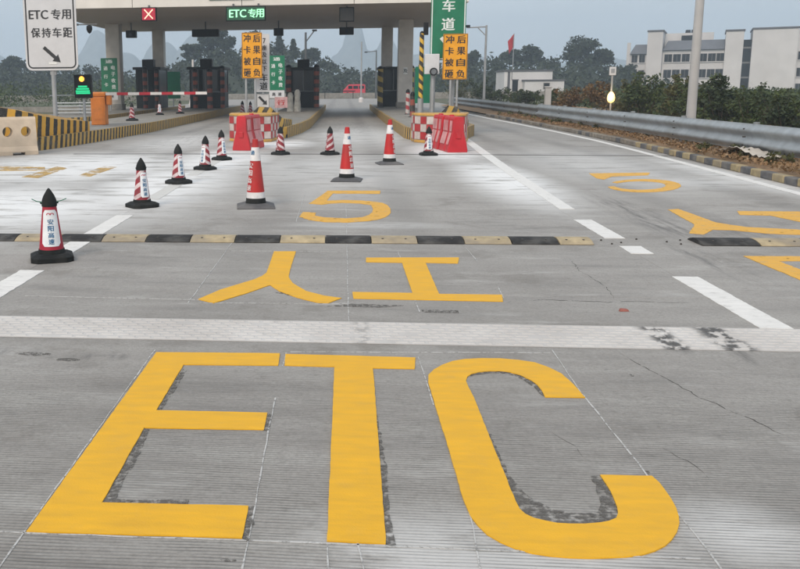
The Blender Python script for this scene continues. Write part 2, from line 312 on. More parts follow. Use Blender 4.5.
POLY = {
    'E': [(-1.19,5.296),(-0.385,5.327),(-0.379,5.084),(-0.966,5.058),(-0.974,4.289),(-0.378,4.297),(-0.377,4.069),(-0.985,4.049),(-0.98,3.25),(-0.369,3.27),(-0.366,3.014),(-1.21,2.996)],
    'T': [(-0.35,5.315),(0.477,5.295),(0.453,5.073),(0.202,5.071),(0.178,3.011),(-0.043,3.016),(-0.033,5.08),(-0.34,5.087)],
    'C': [(1.342,4.644),(1.335,4.845),(1.314,5.035),(1.266,5.152),(1.203,5.245),(1.109,5.288),(1.003,5.311),(0.891,5.308),(0.783,5.286),(0.696,5.235),(0.626,5.157),(0.568,5.068),(0.525,4.964),(0.512,4.839),(0.511,4.673),(0.516,3.946),(0.515,3.432),(0.518,3.336),(0.524,3.253),(0.541,3.182),(0.567,3.115),(0.606,3.059),(0.653,3.016),(0.709,2.989),(0.769,2.974),(0.839,2.968),(0.91,2.971),(0.975,2.978),(1.039,2.989),(1.101,3.008),(1.161,3.039),(1.21,3.078),(1.253,3.128),(1.293,3.187),(1.327,3.259),(1.346,3.316),(1.361,3.383),(1.371,3.466),(1.375,3.543),(1.375,3.613),(1.367,3.676),(1.144,3.669),(1.146,3.572),(1.14,3.471),(1.127,3.374),(1.115,3.323),(1.095,3.281),(1.06,3.254),(1.022,3.239),(0.96,3.224),(0.902,3.218),(0.853,3.222),(0.811,3.236),(0.772,3.256),(0.744,3.286),(0.73,3.327),(0.728,3.395),(0.729,3.638),(0.733,4.145),(0.737,4.563),(0.732,4.753),(0.731,4.872),(0.751,4.952),(0.785,5.003),(0.837,5.039),(0.9,5.062),(0.959,5.066),(1.015,5.051),(1.064,5.0),(1.106,4.923),(1.127,4.839),(1.132,4.748),(1.126,4.637)],
    'ren': [(-0.694,8.804),(-0.466,8.815),(-0.473,7.888),(-0.468,7.587),(-0.419,7.348),(-0.288,7.055),(-0.134,6.898),(0.009,6.828),(-0.093,6.658),(-0.185,6.669),(-0.352,6.824),(-0.515,7.042),(-0.609,7.26),(-0.773,6.956),(-1.004,6.604),(-1.152,6.717),(-1.016,7.065),(-0.77,7.468),(-0.712,7.615),(-0.682,7.754)],
    'gong': [(0.253,8.514),(1.176,8.57),(1.129,8.281),(0.821,8.299),(0.81,7.011),(1.319,7.013),(1.286,6.788),(0.106,6.821),(0.1,7.041),(0.596,7.034),(0.594,8.287),(0.247,8.299)],
    'five': [(-0.22,14.132),(0.642,14.149),(0.616,13.748),(-0.131,13.771),(-0.219,12.86),(-0.002,12.959),(0.283,12.908),(0.487,12.799),(0.612,12.635),(0.671,12.368),(0.688,12.029),(0.663,11.576),(0.588,11.258),(0.475,11.038),(0.334,10.908),(0.089,10.784),(-0.201,10.806),(-0.411,10.981),(-0.544,11.254),(-0.519,11.679),(-0.346,11.618),(-0.344,11.341),(-0.209,11.195),(0.065,11.126),(0.274,11.23),(0.372,11.429),(0.429,11.709),(0.448,12.103),(0.43,12.414),(0.276,12.582),(0.024,12.652),(-0.162,12.559),(-0.282,12.436),(-0.47,12.561),(-0.329,13.383)],
    'ren2': [(4.432,12.067),(4.594,12.13),(4.599,10.944),(4.804,10.607),(5.327,10.432),(5.616,10.352),(5.452,10.04),(5.157,10.088),(4.86,10.142),(4.564,10.366),(4.347,10.407),(4.104,10.05),(3.978,10.146),(4.283,10.768)],
    'gong2': [(5.283,11.96),(6.686,11.913),(6.536,11.638),(5.99,11.646),(5.998,10.654),(5.748,10.499),(5.522,11.569),(5.173,11.619)],
    'e2': [(3.975,8.784),(4.99,8.808),(4.871,8.589),(4.193,8.546),(4.231,7.347),(3.991,7.263)],
    'five2a': [(4.745,17.036),(5.924,17.177),(5.721,16.683),(5.002,16.459),(4.696,15.899),(4.634,16.173)],
    'ring': [(4.703,15.458),(4.864,15.674),(5.044,15.846),(5.228,15.961),(5.404,16.008),(5.557,15.982),(5.676,15.887),(5.752,15.732),(5.782,15.528),(5.765,15.293),(5.704,15.044),(5.606,14.797),(5.477,14.568),(5.327,14.368),(5.166,14.209),(5.001,14.098),(4.843,14.04),(4.699,14.037),(4.577,14.09),(4.484,14.196),(4.426,14.351),(4.407,14.548),(4.429,14.777),(4.567,14.867),(4.553,14.716),(4.568,14.584),(4.611,14.479),(4.679,14.407),(4.767,14.371),(4.871,14.373),(4.984,14.413),(5.099,14.488),(5.212,14.595),(5.313,14.729),(5.399,14.881),(5.461,15.043),(5.496,15.204),(5.501,15.355),(5.474,15.484),(5.417,15.582),(5.332,15.641),(5.226,15.657),(5.106,15.627),(4.981,15.555),(4.86,15.446),(4.751,15.309)],
    'l1': [(-8.077,18.625),(-6.49,18.378),(-6.212,17.579),(-7.582,17.467)],
    'l2': [(-6.215,16.259),(-5.828,16.076),(-5.895,18.142),(-6.259,18.497)],
    'l3': [(-5.184,16.554),(-4.885,16.364),(-4.873,18.374),(-5.229,18.614)]
}
def plate(name, poly, mat, z1=.0045, label=None, z0=.0006, rough_edge=0.0):
    if rough_edge:
        q = []
        for i in range(len(poly)):
            a = Vector(poly[i]); b = Vector(poly[(i + 1) % len(poly)]); n = max(1, int((b - a).length / .045))
            for k in range(n):
                t = a.lerp(b, k / n); q.append((t.x + random.uniform(-1, 1) * rough_edge, t.y + random.uniform(-1, 1) * rough_edge))
        poly = q
    o = MB().prism(list(poly), z0, z1).build(name, mat, road)
    if label: o['label'] = label
    return o
LAB = {'E': 'fresh yellow painted letter E', 'T': 'fresh yellow painted letter T', 'C': 'fresh yellow painted letter C', 'ren': 'yellow painted forked character', 'gong': 'yellow painted character of two bars and a stem', 'five': 'yellow painted figure five',
       'ren2': 'worn yellow forked character at right', 'gong2': 'worn yellow bar strokes at right', 'e2': 'worn yellow strokes cut by the right edge', 'five2a': 'worn yellow top bar of a figure', 'ring': 'worn yellow loop of a figure', 'l1': 'faint yellow bar', 'l2': 'faint yellow slanted stroke', 'l3': 'faint yellow curved stroke'}
for k, pl in POLY.items():
    mt = M_yel if k in 'ETC' or k in ('ren', 'gong') else (M_yelworn if k in ('five', 'ren2', 'gong2', 'e2', 'five2a', 'ring') else M_yelfaint)
    plate('painted_character', pl, mt, .0062 if mt is M_yel else .005, LAB[k], rough_edge=.0014 if mt is M_yel else .006)
# dark traces where the old letters were ground off
def ghost(poly): plate('ground_off_trace', poly, M_ghost, .0035, rough_edge=.006)
ghost([(-.96, 4.98), (-.93, 4.96), (-.945, 4.3), (-.975, 4.3)]); ghost([(-.985, 4.045), (-.955, 4.03), (-.935, 3.8), (-.94, 3.4), (-.93, 3.29), (-.62, 3.305), (-.62, 3.26), (-.985, 3.245)])
ghost([(-.372, 4.29), (-.35, 4.28), (-.355, 4.06), (-.38, 4.07)]); ghost([(-.37, 3.27), (-.345, 3.275), (-.335, 3.12), (-.342, 2.99), (-.37, 3.01)])
ghost([(.19, 4.35), (.20, 4.2), (.212, 3.75), (.208, 3.3), (.212, 3.0), (.17, 3.005), (.175, 3.6)])
ghost([(.732, 4.1), (.742, 4.1), (.75, 3.62), (.79, 3.44), (.86, 3.34), (.95, 3.31), (1.04, 3.33), (1.075, 3.4), (1.09, 3.52), (1.1, 3.66), (1.15, 3.67), (1.15, 3.2), (.95, 3.18), (.75, 3.2), (.72, 3.4)])
ghost([(.74, 4.93), (.79, 4.985), (.9, 5.04), (1.0, 5.03), (1.07, 4.93), (1.1, 4.8), (1.12, 4.66), (1.14, 4.66), (1.14, 4.9), (1.05, 5.1), (.85, 5.1), (.74, 5.0)])
ghost([(-.1, 6.57), (.3, 6.55), (.5, 6.62), (.1, 6.66)]); ghost([(.62, 6.42), (.9, 6.42), (.9, 6.5), (.62, 6.5)])
ghost([(-.55, 7.0), (-.2, 6.72), (-.1, 6.8), (-.45, 7.08)])
# chalk setting-out lines
for k, (x0, y0, x1, y1) in enumerate([(-1.212,5.357,-1.219,2.757),(-1.215,6.608,-1.199,9.294),(-.57,10.818,-.584,14.256),(.071,12.433,.061,5.666),(.088,2.84,.07,3.039),(-.037,2.83,-.043,2.994),(-.34,2.806,-.357,4.528),(-.35,5.085,-.348,5.349),(1.345,4.694,1.356,2.94),(1.371,5.526,1.34,4.678),(1.32,9.112,1.33,8.422),(1.338,7.31,1.312,6.887),(.494,5.32,.508,4.482),(.528,3.294,.503,2.873),(-1.21,2.992,.178,3.004),(.178,3.004,1.306,3.002),(-2.617,6.761,-1.134,6.711),(-1.118,6.613,.076,6.652),(.592,8.853,.598,8.336),(.598,6.812,.605,6.438),(-.323,5.372,1.343,5.46),(-1.161,8.825,.044,8.827),(-2.7,2.985,-1.21,2.992),(1.34,2.94,1.38,1.9),(-1.219,2.757,-1.222,1.9)]):
    d = Vector((x1 - x0, y1 - y0)).normalized(); n = Vector((-d.y, d.x)); L = math.dist((x0, y0), (x1, y1)); m = max(2, int(L / .12)); a = []; b = []
    for i in range(m + 1):
        p = Vector((x0, y0)).lerp(Vector((x1, y1)), i / m) + n * random.uniform(-.003, .003); hw = random.uniform(.0018, .0045) * (1.3 if abs(d.x) > .5 else 1)
        a.append((p + n * hw)[:]); b.append((p - n * hw)[:])
    MB().prism(b + a[::-1], .0006, .0028).build('chalk_line', M_chalk, road)
# lane lines
for a, b, q in [(6.12, 7.79, M_whi), (8.86, 9.28, M_whi), (9.76, 11.12, M_whi)]:
    plate('lane_dash', [(2.93, a), (3.15, a), (3.16, b), (2.94, b)], q, .0055, rough_edge=.004)
plate('lane_line', [(3.0, 12.1), (3.2, 12.1), (3.42, 17), (3.75, 23), (4.1, 29), (5.0, 36), (4.85, 36.3), (3.9, 29.2), (3.5, 23), (3.2, 17)], M_whi, .0055, rough_edge=.006)
for a, b in [(6.2, 7.75), (8.6, 9.28), (9.72, 11.3), (13.0, 15.4), (16.6, 20.5)]:
    plate('lane_dash', [(-3.03, a), (-2.8, a), (-2.8, b), (-3.03, b)], M_whi if b < 12 else M_whiworn, .0055, rough_edge=.005)
ed = [(6.4, -2), (6.75, 6), (7.02, 11.5), (7.13, 14.07), (7.36, 18.28), (7.62, 23.16), (7.76, 26.87), (7.80, 32.04), (7.72, 38.7), (7.55, 45.2), (7.4, 60)]
plate('edge_line', [(x, y) for x, y in ed] + [(x - .17, y) for x, y in ed[::-1]], M_whi, .0055)
# raised white warning strip: a sheet with rows of short bars
def strip_mat():
    m = bpy.data.materials.new('strip_paint'); N = NT(m); p = N.pos(); X = N.xyz(p); a = N.noise(p, 5, 6, .7); b = N.noise(p, 1.2, 3)
    c = N.mix(N.rng(b, .3, .7, 0, 1), (.45, .425, .405), (.56, .54, .52)); c = N.mix(N.math('MULTIPLY', N.rng(a, .48, .74, 0, 1, True), .5), c, (.36, .34, .32)); tot = None
    for cx, w_ in ((2.18, .13), (2.57, .16), (-2.9, .12), (.15, .08)):
        q = N.rng(N.math('ABSOLUTE', N.math('SUBTRACT', X[0], cx)), w_, w_ * .3, 0, 1 if cx > 1 else .35, True); tot = q if tot is None else N.math('MAXIMUM', tot, q)
    d = N.math('MULTIPLY', tot, N.rng(N.noise(N.mapd(p, (11, 8, 1)), 1.0, 3), .44, .58, 0, 1, True)); c = N.mix(N.math('MULTIPLY', d, .92), c, (.05, .048, .047)); N.fin(c, .65); N.bump(a, .2, .004); return m
M_strip = strip_mat()
strip = plate('warning_strip', [(-4.6, 5.59), (5.2, 5.585), (5.2, 6.115), (-4.6, 6.125)], M_strip, .0035, 'white raised-bar warning strip across the lane')
mb = MB(); nrow = 8
for r_ in range(nrow):
    y0 = 5.612 + r_ * .0645; x = -4.58 + (.055 if r_ % 2 else 0)
    while x < 5.1:
        if random.random() > .035:
            e = random.uniform(-.003, .003); mb.quadset([(x, y0 + e, .0035), (x + .09, y0 + e, .0035), (x + .09, y0 + .036 + e, .0035), (x, y0 + .036 + e, .0035), (x + .008, y0 + .007 + e, .0080), (x + .082, y0 + .007 + e, .0080), (x + .082, y0 + .029 + e, .0080), (x + .008, y0 + .029 + e, .0080)],
                [(4, 5, 6, 7), (0, 1, 5, 4), (1, 2, 6, 5), (2, 3, 7, 6), (3, 0, 4, 7)])
        x += .11
tag(mb.build('raised_bars', M_strip, strip), kind='stuff')
for cx, cy, r1, r2 in [(-2.42, 5.36, .14, .035), (-1.98, 5.22, .13, .035), (-1.72, 5.12, .09, .03), (-.4, 2.86, .03, .012), (1.36, 3.72, .014, .02), (1.33, 3.3, .012, .012), (1.72, 5.05, .012, .02)]:
    plate('oil_spot', [(cx + r1 * math.cos(t) * random.uniform(.75, 1.2), cy + r2 * math.sin(t) * random.uniform(.75, 1.2)) for t in np.linspace(0, 2 * math.pi, 14)[:-1]], M_ghost, .0016)
# cracks
M_crack = broken(pm('crack', (.06, .057, .053), .95), .42, .5, 9)
def crack(pts, w0):
    L = []
    for p, q in zip(pts[:-1], pts[1:]):
        n = max(2, int(math.dist(p, q) / .05))
        for i in range(n): L.append(Vector(p).lerp(Vector(q), i / n) + Vector((random.uniform(-.011, .011), random.uniform(-.011, .011))))
    a = []; b = []
    for i in range(len(L)):
        d = (L[min(i + 1, len(L) - 1)] - L[max(i - 1, 0)]).normalized(); n = Vector((-d.y, d.x)); hw = w0 * random.uniform(.15, 1) * min(1, i / 3, (len(L) - 1 - i) / 3)
        a.append((L[i] + n * (hw + .0004))[:]); b.append((L[i] - n * (hw + .0004))[:])
    m = MB(); k = len(a); m.v = [(*p, .0011) for p in a] + [(*p, .0011) for p in b]; m.f = [(i, k + i, k + i + 1, i + 1) for i in range(k - 1)]; m.build('crack', M_crack, road)
crack([(1.36, 6.84), (1.6, 6.87), (1.9, 6.86), (2.1, 6.83), (2.3, 6.87), (2.5, 6.84), (2.8, 6.86)], .007)
crack([(1.78, 5.5), (1.9, 5.0), (1.97, 4.7), (2.1, 4.4), (2.2, 4.1)], .0035); crack([(1.05, 4.15), (1.12, 3.98), (1.14, 3.8)], .003); crack([(2.25, 8.6), (2.2, 8.0), (2.25, 7.4), (2.18, 6.9)], .003); crack([(1.52, 4.0), (1.6, 3.8), (1.6, 3.6)], .003)
# bolts left from a missing stretch of speed bump
M_stub = pm('rusty_bolt', (.04, .035, .03), .8)
for x, y in [(2.85, 9.62), (3.02, 9.48), (3.25, 9.7), (3.52, 9.55), (3.62, 9.42), (3.7, 9.66), (2.9, 9.4)]: MB().cyl((x, y, .0003), (x, y, .014), .012, .009, 8).build('bolt_stub', M_stub, road)

# verge on the right: raised soil strip behind the kerb
kerb_line = [(6.65, -2), (7.05, 6), (7.35, 12.0), (7.5, 15.4), (7.62, 17.5), (7.75, 20), (7.95, 23.5), (8.05, 27), (8.08, 32), (8.0, 39), (7.85, 46), (7.7, 60)]
mb = MB(); cols = 9; rows = 108
def kx(y):
    for (xa, ya), (xb, yb) in zip(kerb_line[:-1], kerb_line[1:]):
        if ya <= y <= yb: return xa + (xb - xa) * (y - ya) / (yb - ya)
    return kerb_line[0][0] if y < 0 else kerb_line[-1][0]
vv = []
for j in range(rows + 1):
    y = -1.5 + j * 72 / rows
    for i in range(cols + 1):
        t = i / cols; x = kx(y) + .1 + t * 9; z = .11 + (.12 * random.random() * (1 if 0 < i else .2)) + .10 * min(1, t * 3) - .2 * t
        vv.append((x, y, z))
ff = [(j * (cols + 1) + i, j * (cols + 1) + i + 1, (j + 1) * (cols + 1) + i + 1, (j + 1) * (cols + 1) + i) for j in range(rows) for i in range(cols)]
verge = tag(mb.quadset(vv, ff).build('verge', M_soil, smooth=True), kind='structure')

# ---------------------------------------------------------------- kerb on the right, stones painted in turn
M_kyel = pm('faded_kerb_yellow', (.36, .285, .16), .85, .3, 7, .3, dirt=.6, dirtcol=(.22, .19, .15))
M_kblk = pm('faded_kerb_black', (.10, .10, .105), .85, .35, 7, .3, dirt=.7, dirtcol=(.23, .21, .185))
M_kfar = pm('weathered_kerb', (.24, .215, .18), .9, .35, 5, .4, dirt=.7, dirtcol=(.17, .14, .11))
M_conc = pm('island_concrete', (.27, .255, .23), .85, .25, 3, .3, dirt=.45)
mb = MB(); mb.prism([(x, y) for x, y in kerb_line] + [(x + .14, y) for x, y in kerb_line[::-1]], -.02, .05); kerb = tag(mb.build('kerb', M_conc), kind='structure')
y = 12.0 - .475 * 22; i = 0
while y < 48:
    L = .475; xa, xb = kx(y), kx(y + L); a = math.atan2(-(xb - xa), L)
    q = MB().extr_x([(-L / 2 + .006, 0), (-L / 2 + .006, .135), (L / 2 - .006, .135), (L / 2 - .006, 0)], -.02, .15).build('kerb_stone', (M_kyel if i % 2 else M_kblk) if y < 23 + 2 * random.random() else (M_kfar if random.random() < .7 else M_kblk), kerb, bevel=.02, loc=((xa + xb) / 2 + random.uniform(-.012, .012), y + L / 2, .0 + random.uniform(-.012, .012)), rz=a + random.uniform(-.02, .02)); y += L; i += 1

# ---------------------------------------------------------------- rubber speed bump
M_bb = pm('black_rubber', (.026, .025, .025), .8, .3, 20, .3, spec=.25, dirt=.4, dirtcol=(.17, .165, .155))
M_by = pm('faded_yellow_rubber', (.41, .33, .205), .8, .25, 9, .3, dirt=.85, dirtcol=(.22, .195, .165))
M_bolt = pm('bolt_steel', (.06, .055, .05), .6, .3, 20)
def bump_run(label, x0, y0, units, slope):
    t = thing('speed_bump', label, 'speed bump', (x0, y0, 0), math.atan(slope)); x = 0.0
    for L, c in units:
        prof = [(-.2, .001), (-.2, .012), (-.14, .032), (-.07, .046), (0, .05), (.07, .046), (.14, .032), (.2, .012), (.2, .001)]
        u = MB().extr_x(prof, x + .004, x + L - .004).build('bump_unit', M_by if c else M_bb, t, bevel=.006)
        if c == 2: u['label'] = 'worn pale end unit'
        for bx in (x + L * .25, x + L * .75): MB().cyl((bx, -.10, .03), (bx, -.10, .0455), .014, .012, 8).build('bolt', M_bolt, u)
        x += L
    return t
un = [(.502, k % 2) for k in range(12)]
bump_run('long black and pale yellow rubber speed bump across the cone lane', -5.19, 9.46, un[0:] + [(.502, 0), (.502, 1), (.502, 0), (.36, 1)], .0095)
bump_run('short rubber speed bump in the right lane beside the broken white line', 3.80, 9.535, [(.6, 0), (.5, 1), (.5, 0), (.5, 1)], .004)

# ---------------------------------------------------------------- guardrails
M_galv = pm('galvanised_steel', (.40, .43, .45), .55, .18, 4, 0, .55, dirt=.35, dirtcol=(.26, .26, .25))
M_galvd = pm('dull_galvanised_steel', (.27, .29, .30), .6, .2, 4, 0, .4, dirt=.4, dirtcol=(.2, .19, .18))
def guardrail(label, pts, mat, z0=.30, z1=.82):
    t = thing('guardrail', label, 'guardrail', (pts[0][0], pts[0][1], 0))
    H = z1 - z0; n = 24
    prof = [(-.085 * (.5 - .5 * math.cos(2 * math.pi * 2 * k / n)) , z0 + H * k / n) for k in range(n + 1)]
    for a, b in zip(pts[:-1], pts[1:]):
        d = Vector((b[0] - a[0], b[1] - a[1])); L = d.length; d.normalize(); nrm = Vector((d.y, -d.x)); mb = MB(); k = len(prof)
        for s_, e in ((-.12, 0.0), (L + .12, 0.004)):
            for off, z in prof: p = Vector(a) + d * s_ + nrm * (off + e); mb.v.append((p.x - pts[0][0], p.y - pts[0][1], z))
        for s_, e in ((-.12, -.005), (L + .12, -.001)):
            for off, z in prof: p = Vector(a) + d * s_ + nrm * (off + e + .009); mb.v.append((p.x - pts[0][0], p.y - pts[0][1], z))
        mb.f = [(i, i + 1, k + i + 1, k + i) for i in range(k - 1)] + [(3 * k + i, 3 * k + i + 1, 2 * k + i + 1, 2 * k + i) for i in range(k - 1)]
        mb.f += [(0, k, 3 * k, 2 * k), (k - 1, 3 * k - 1, 4 * k - 1, 2 * k - 1)[::-1]]
        bo = mb.build('beam', mat, t, smooth=True)
        for zz in (.2, .5, .8):
            p = Vector(a) + d * .1 - nrm * .0; mb2 = MB().cyl((p.x - pts[0][0] - .10, p.y - pts[0][1], z0 + H * zz), (p.x - pts[0][0] - .04, p.y - pts[0][1], z0 + H * zz), .016, .016, 6); mb2.build('bolt', M_bolt, bo)
    for a in pts:
        px, py = a[0] - pts[0][0], a[1] - pts[0][1]
        MB().cyl((px + .12, py, -.1), (px + .12, py, z1 + .03), .065, .065, 12).build('post', M_galvd, t, smooth=True)
        MB().box(px + .008, px + .06, py - .07, py + .07, z0 + .1, z1 - .1).build('spacer_block', M_galvd, t)
    return t
guardrail('near stretch of grey corrugated steel guardrail by the painted kerb', [(8.3, -.8), (8.4, 3.2), (8.5, 7.2), (8.55, 11.2), (8.6, 15.2), (8.6, 19.2), (8.62, 23.2), (8.64, 27.2), (8.62, 31.2), (8.62, 35.2), (8.62, 39.2)], M_galv, .28, .84)
guardrail('far stretch of duller guardrail beyond the gap, towards the toll lanes', [(8.95, 40.6), (9.0, 45), (9.0, 49), (9.0, 53), (9.0, 57), (8.95, 61), (8.9, 67), (8.8, 73)], M_galvd, .18, .76)

# ---------------------------------------------------------------- traffic islands
M_ks = stripe_mat('yellow_black_kerb', (.60, .36, .07), (.03, .028, .026), .30, .22, .5, .5)
M_kn = stripe_mat('yellow_black_nose', (.72, .38, .04), (.02, .018, .017), .44, .16, .5, .15)
M_kn2 = stripe_mat('yellow_black_bow', (.60, .37, .06), (.03, .028, .026), .34, .5, .5, .45)
IH = .36
def island(label, outline, band):
    t = MB().prism(outline, -.02, IH).build('traffic_island', M_conc, bevel=.0); tag(t, label, kind='structure')
    mb = wall_band(MB(), [(x, y) for x, y in band], .0, IH + .012)
    # thin painted facing with a top lip
    o = mb.build('kerb_face', M_ks, t); s = o.modifiers.new('solid', 'SOLIDIFY'); s.thickness = .10; s.offset = -.75
    return t
def nose(parent, band, tops, mat, z0=IH):
    mb = wall_band(MB(), band, z0, tops); n = len(band); k = len(mb.v)
    mb.v += [(x, y, z) for (x, y), z in zip(band, tops)]; cx = sum(p[0] for p in band) / n; cy = sum(p[1] for p in band) / n; cz = sum(tops) / n
    mb.v.append((cx, cy, cz + .03)); c = len(mb.v) - 1; u = 0
    for i in range(n):
        j = (i + 1) % n; fi = len(mb.f); mb.f.append((k + i, k + j, c)); L = math.dist(band[i], band[j])
        for vi, q in ((k + i, (u, .8)), (k + j, (u + L, .8)), (c, (u + L / 2, 1.5))): mb.uv[(fi, vi)] = q
        u += L
    wall_band(mb, [band[-1], band[0]], z0, [tops[-1], tops[0]])
    return mb.build('nose_block', mat, parent)
edgeL = [(-7.3, 64), (-7.3, 44), (-7.44, 33.2), (-7.86, 27.6), (-8.2, 24.6), (-8.45, 23.4), (-8.72, 22.8), (-9.2, 22.5), (-9.8, 22.5), (-10.2, 23), (-10.3, 24.5), (-10.3, 30)]
isL = island('long raised island with worn yellow and black kerb at left', edgeL + [(-10.3, 64)], edgeL)
nose(isL, [(-8.0, 27.0), (-8.28, 24.7), (-8.52, 23.5), (-8.76, 22.95), (-9.2, 22.65), (-9.8, 22.65), (-10.15, 23.1), (-10.22, 24.5), (-10.22, 27)], [.66, .82, 1.0, 1.12, 1.22, 1.30, 1.30, 1.25, .9], M_kn, IH)
edge1 = [(-1.25, 64), (-1.27, 56), (-1.36, 36), (-1.55, 32), (-1.9, 28.95), (-2.6, 28.5), (-3.4, 28.8), (-3.6, 30), (-3.6, 40)]
is1 = island('central raised island with booth and yellow kerb, left of the middle lane', edge1 + [(-3.6, 64)], edge1)
nose(is1, [(-1.75, 30.6), (-1.95, 29.15), (-2.35, 28.8), (-2.75, 28.8), (-3.3, 29.1), (-3.4, 30.6)], [.55, .62, 1.02, 1.05, .6, .55], M_kn2)
edgeR = [(4.45, 40), (4.4, 30), (3.9, 28.0), (3.1, 27.4), (2.3, 27.4), (2.12, 28.6), (2.1, 32), (2.05, 41), (2.1, 64)]
isR = island('right raised island carrying the tall canopy column', [(4.5, 64)] + edgeR, edgeR[::-1][::-1])
nose(isR, [(4.2, 29.4), (3.95, 28.5), (3.65, 28.1), (3.35, 28.1), (3.0, 28.4), (2.9, 29.4)], [.55, .6, 1.02, 1.06, .62, .55], M_kn2)
edge0 = [(-11.7, 64), (-11.7, 42), (-12.1, 39.4), (-13, 38.6), (-14.2, 38.8), (-15.4, 40.5), (-15.5, 46)]
is0 = island('farthest left raised island behind the striped nose', edge0 + [(-15.5, 64)], edge0)

# ---------------------------------------------------------------- canopy
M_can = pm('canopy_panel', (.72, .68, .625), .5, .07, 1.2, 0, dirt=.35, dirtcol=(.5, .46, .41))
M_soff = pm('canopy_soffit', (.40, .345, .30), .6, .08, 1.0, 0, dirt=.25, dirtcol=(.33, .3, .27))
M_col = pm('column_tile', (.60, .56, .51), .5, .1, 2.5, 0, dirt=.45, dirtcol=(.36, .33, .3))
M_dark = pm('black_plastic', (.013, .013, .014), .5, .2, 6, spec=.2)
M_steel = pm('grey_pole_steel', (.36, .37, .38), .5, .15, 3, 0, .3, dirt=.3, dirtcol=(.22, .21, .2))
M_dsteel = pm('dark_pole_steel', (.12, .125, .13), .5, .15, 3, 0, .3)
can = thing('toll_canopy', 'broad pale toll plaza canopy on tall square columns', 'canopy', (0, 42, 0))
cx0, cx1, cd = -15.4, 5.85, 17.8
for k in range(4):      # fascia panels and soffit strips with open seams
    a = cx0 + (cx1 - cx0) * k / 4 + .012; b = cx0 + (cx1 - cx0) * (k + 1) / 4 - .012
    MB().box(a, b, 0, .12, 5.5, 7.1).build('fascia_panel', M_can, can, bevel=.01)
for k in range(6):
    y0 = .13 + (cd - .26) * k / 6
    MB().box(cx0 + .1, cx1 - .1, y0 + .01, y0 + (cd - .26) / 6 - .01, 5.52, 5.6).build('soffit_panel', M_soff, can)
MB().box(cx0, cx0 + .12, .125, cd, 5.5, 7.1).build('side_panel', M_can, can); MB().box(cx1 - .12, cx1, .125, cd, 5.5, 7.1).build('side_panel', M_can, can); MB().box(cx0 + .125, cx1 - .125, cd - .12, cd, 5.5, 7.1).build('back_panel', M_can, can)
MB().box(cx0 + .15, cx1 - .15, .15, cd - .15, 6.9, 7.0).build('roof_deck', M_can, can)
for x, y, wd in [(-13.95, 11, .43), (3.74, 11, .43), (-12.4, 16.9, .38), (2.95, 16.9, .36)]:
    c = MB().box(x - wd, x + wd, y - .4, y + .4, IH - .02, 5.53).build('column', M_col, can, bevel=.03)
    MB().box(x - wd - .06, x + wd + .06, y - .46, y + .46, IH - .01, .72).build('plinth', M_conc, c, bevel=.03)
M_black = pm('dark_print', (.03, .03, .032), .6, .2, 30); M_white = pm('white_print', (.74, .74, .72), .5, .1, 20, dirt=.15)
M_fgreen = pm('green_sign_face', (.012, .17, .085), .4, .12, 4, dirt=.15, dirtcol=(.03, .12, .08))
# column notice and the fascia sign edge
MB().box(3.62, 3.86, 10.585, 10.598, 2.35, 2.75).build('notice', M_white, can)
put_text('及', M_black, can, 3.74, 2.55, .22, 10.582)
MB().box(-6.35, -4.2, -.06, -.002, 5.78, 6.5).build('fascia_sign', M_fgreen, can)
# lane signals under the fascia
M_redglow = emat('red_led_field', (.62, .0, .035), .55); M_led = emat('green_led', (.38, 1, .52), 1.15); M_ledbg = emat('green_led_field', (.0, .13, .045), .4)
M_xw = emat('pink_white_led', (1, .55, .38), 1.4)
ls = thing('lane_signal', 'lit red cross lane signal under the canopy edge', 'lane signal', (-9.26, 41.93, 5.17))
ls.scale = (.8, 1, .85)
MB().box(-.46, .46, -.1, .12, -.38, .38).build('housing', M_dark, ls, bevel=.02)
MB().box(-.40, .40, -.112, -.102, -.32, .32).build('field', M_redglow, ls)
for a in (45, -45):
    c, s_ = math.cos(R(a)), math.sin(R(a)); L, wd = .36, .03
    MB().quadset([(x * c - z * s_, yy, x * s_ + z * c) for yy in (-.13, -.114) for x, z in ((-L, -wd), (L, -wd), (L, wd), (-L, wd))], [(0, 1, 2, 3), (7, 6, 5, 4), (0, 4, 5, 1), (1, 5, 6, 2), (2, 6, 7, 3), (3, 7, 4, 0)]).build('cross_bar', M_xw, ls, loc=(0, -.0 if a > 0 else -.017, 0))
MB().box(-.05, .05, 0, .1, .38, .5).build('hanger', M_dsteel, ls)
ls = thing('lane_signal', 'lit green lane display reading ETC under the canopy edge', 'lane signal', (-4.58, 41.93, 5.13))
MB().box(-.95, .95, -.1, .12, -.35, .33).build('housing', M_dark, ls, bevel=.02); MB().box(-.90, .90, -.112, -.102, -.30, .28).build('field', M_ledbg, ls)
put_text('ETC', M_led, ls, -.38, 0, .36, -.118, .8); put_text('专', M_led, ls, .31, 0, .40, -.118); put_text('用', M_led, ls, .68, 0, .38, -.118)
for x in (-.6, .6): MB().box(x - .04, x + .04, 0, .1, .33, .46).build('hanger', M_dsteel, ls)
ls = thing('lane_signal', 'unlit black lane signal hanging over the middle lane', 'lane signal', (.2, 43, 5.13))
MB().box(-.36, .36, -.12, .12, -.38, .30).build('housing', M_dark, ls, bevel=.02); MB().box(-.31, .31, -.135, -.122, -.32, .25).build('visor_panel', pm('dull_screen', (.05, .045, .04), .35), ls); MB().box(-.04, .04, -.04, .04, .30, .4).build('hanger', M_dsteel, ls)
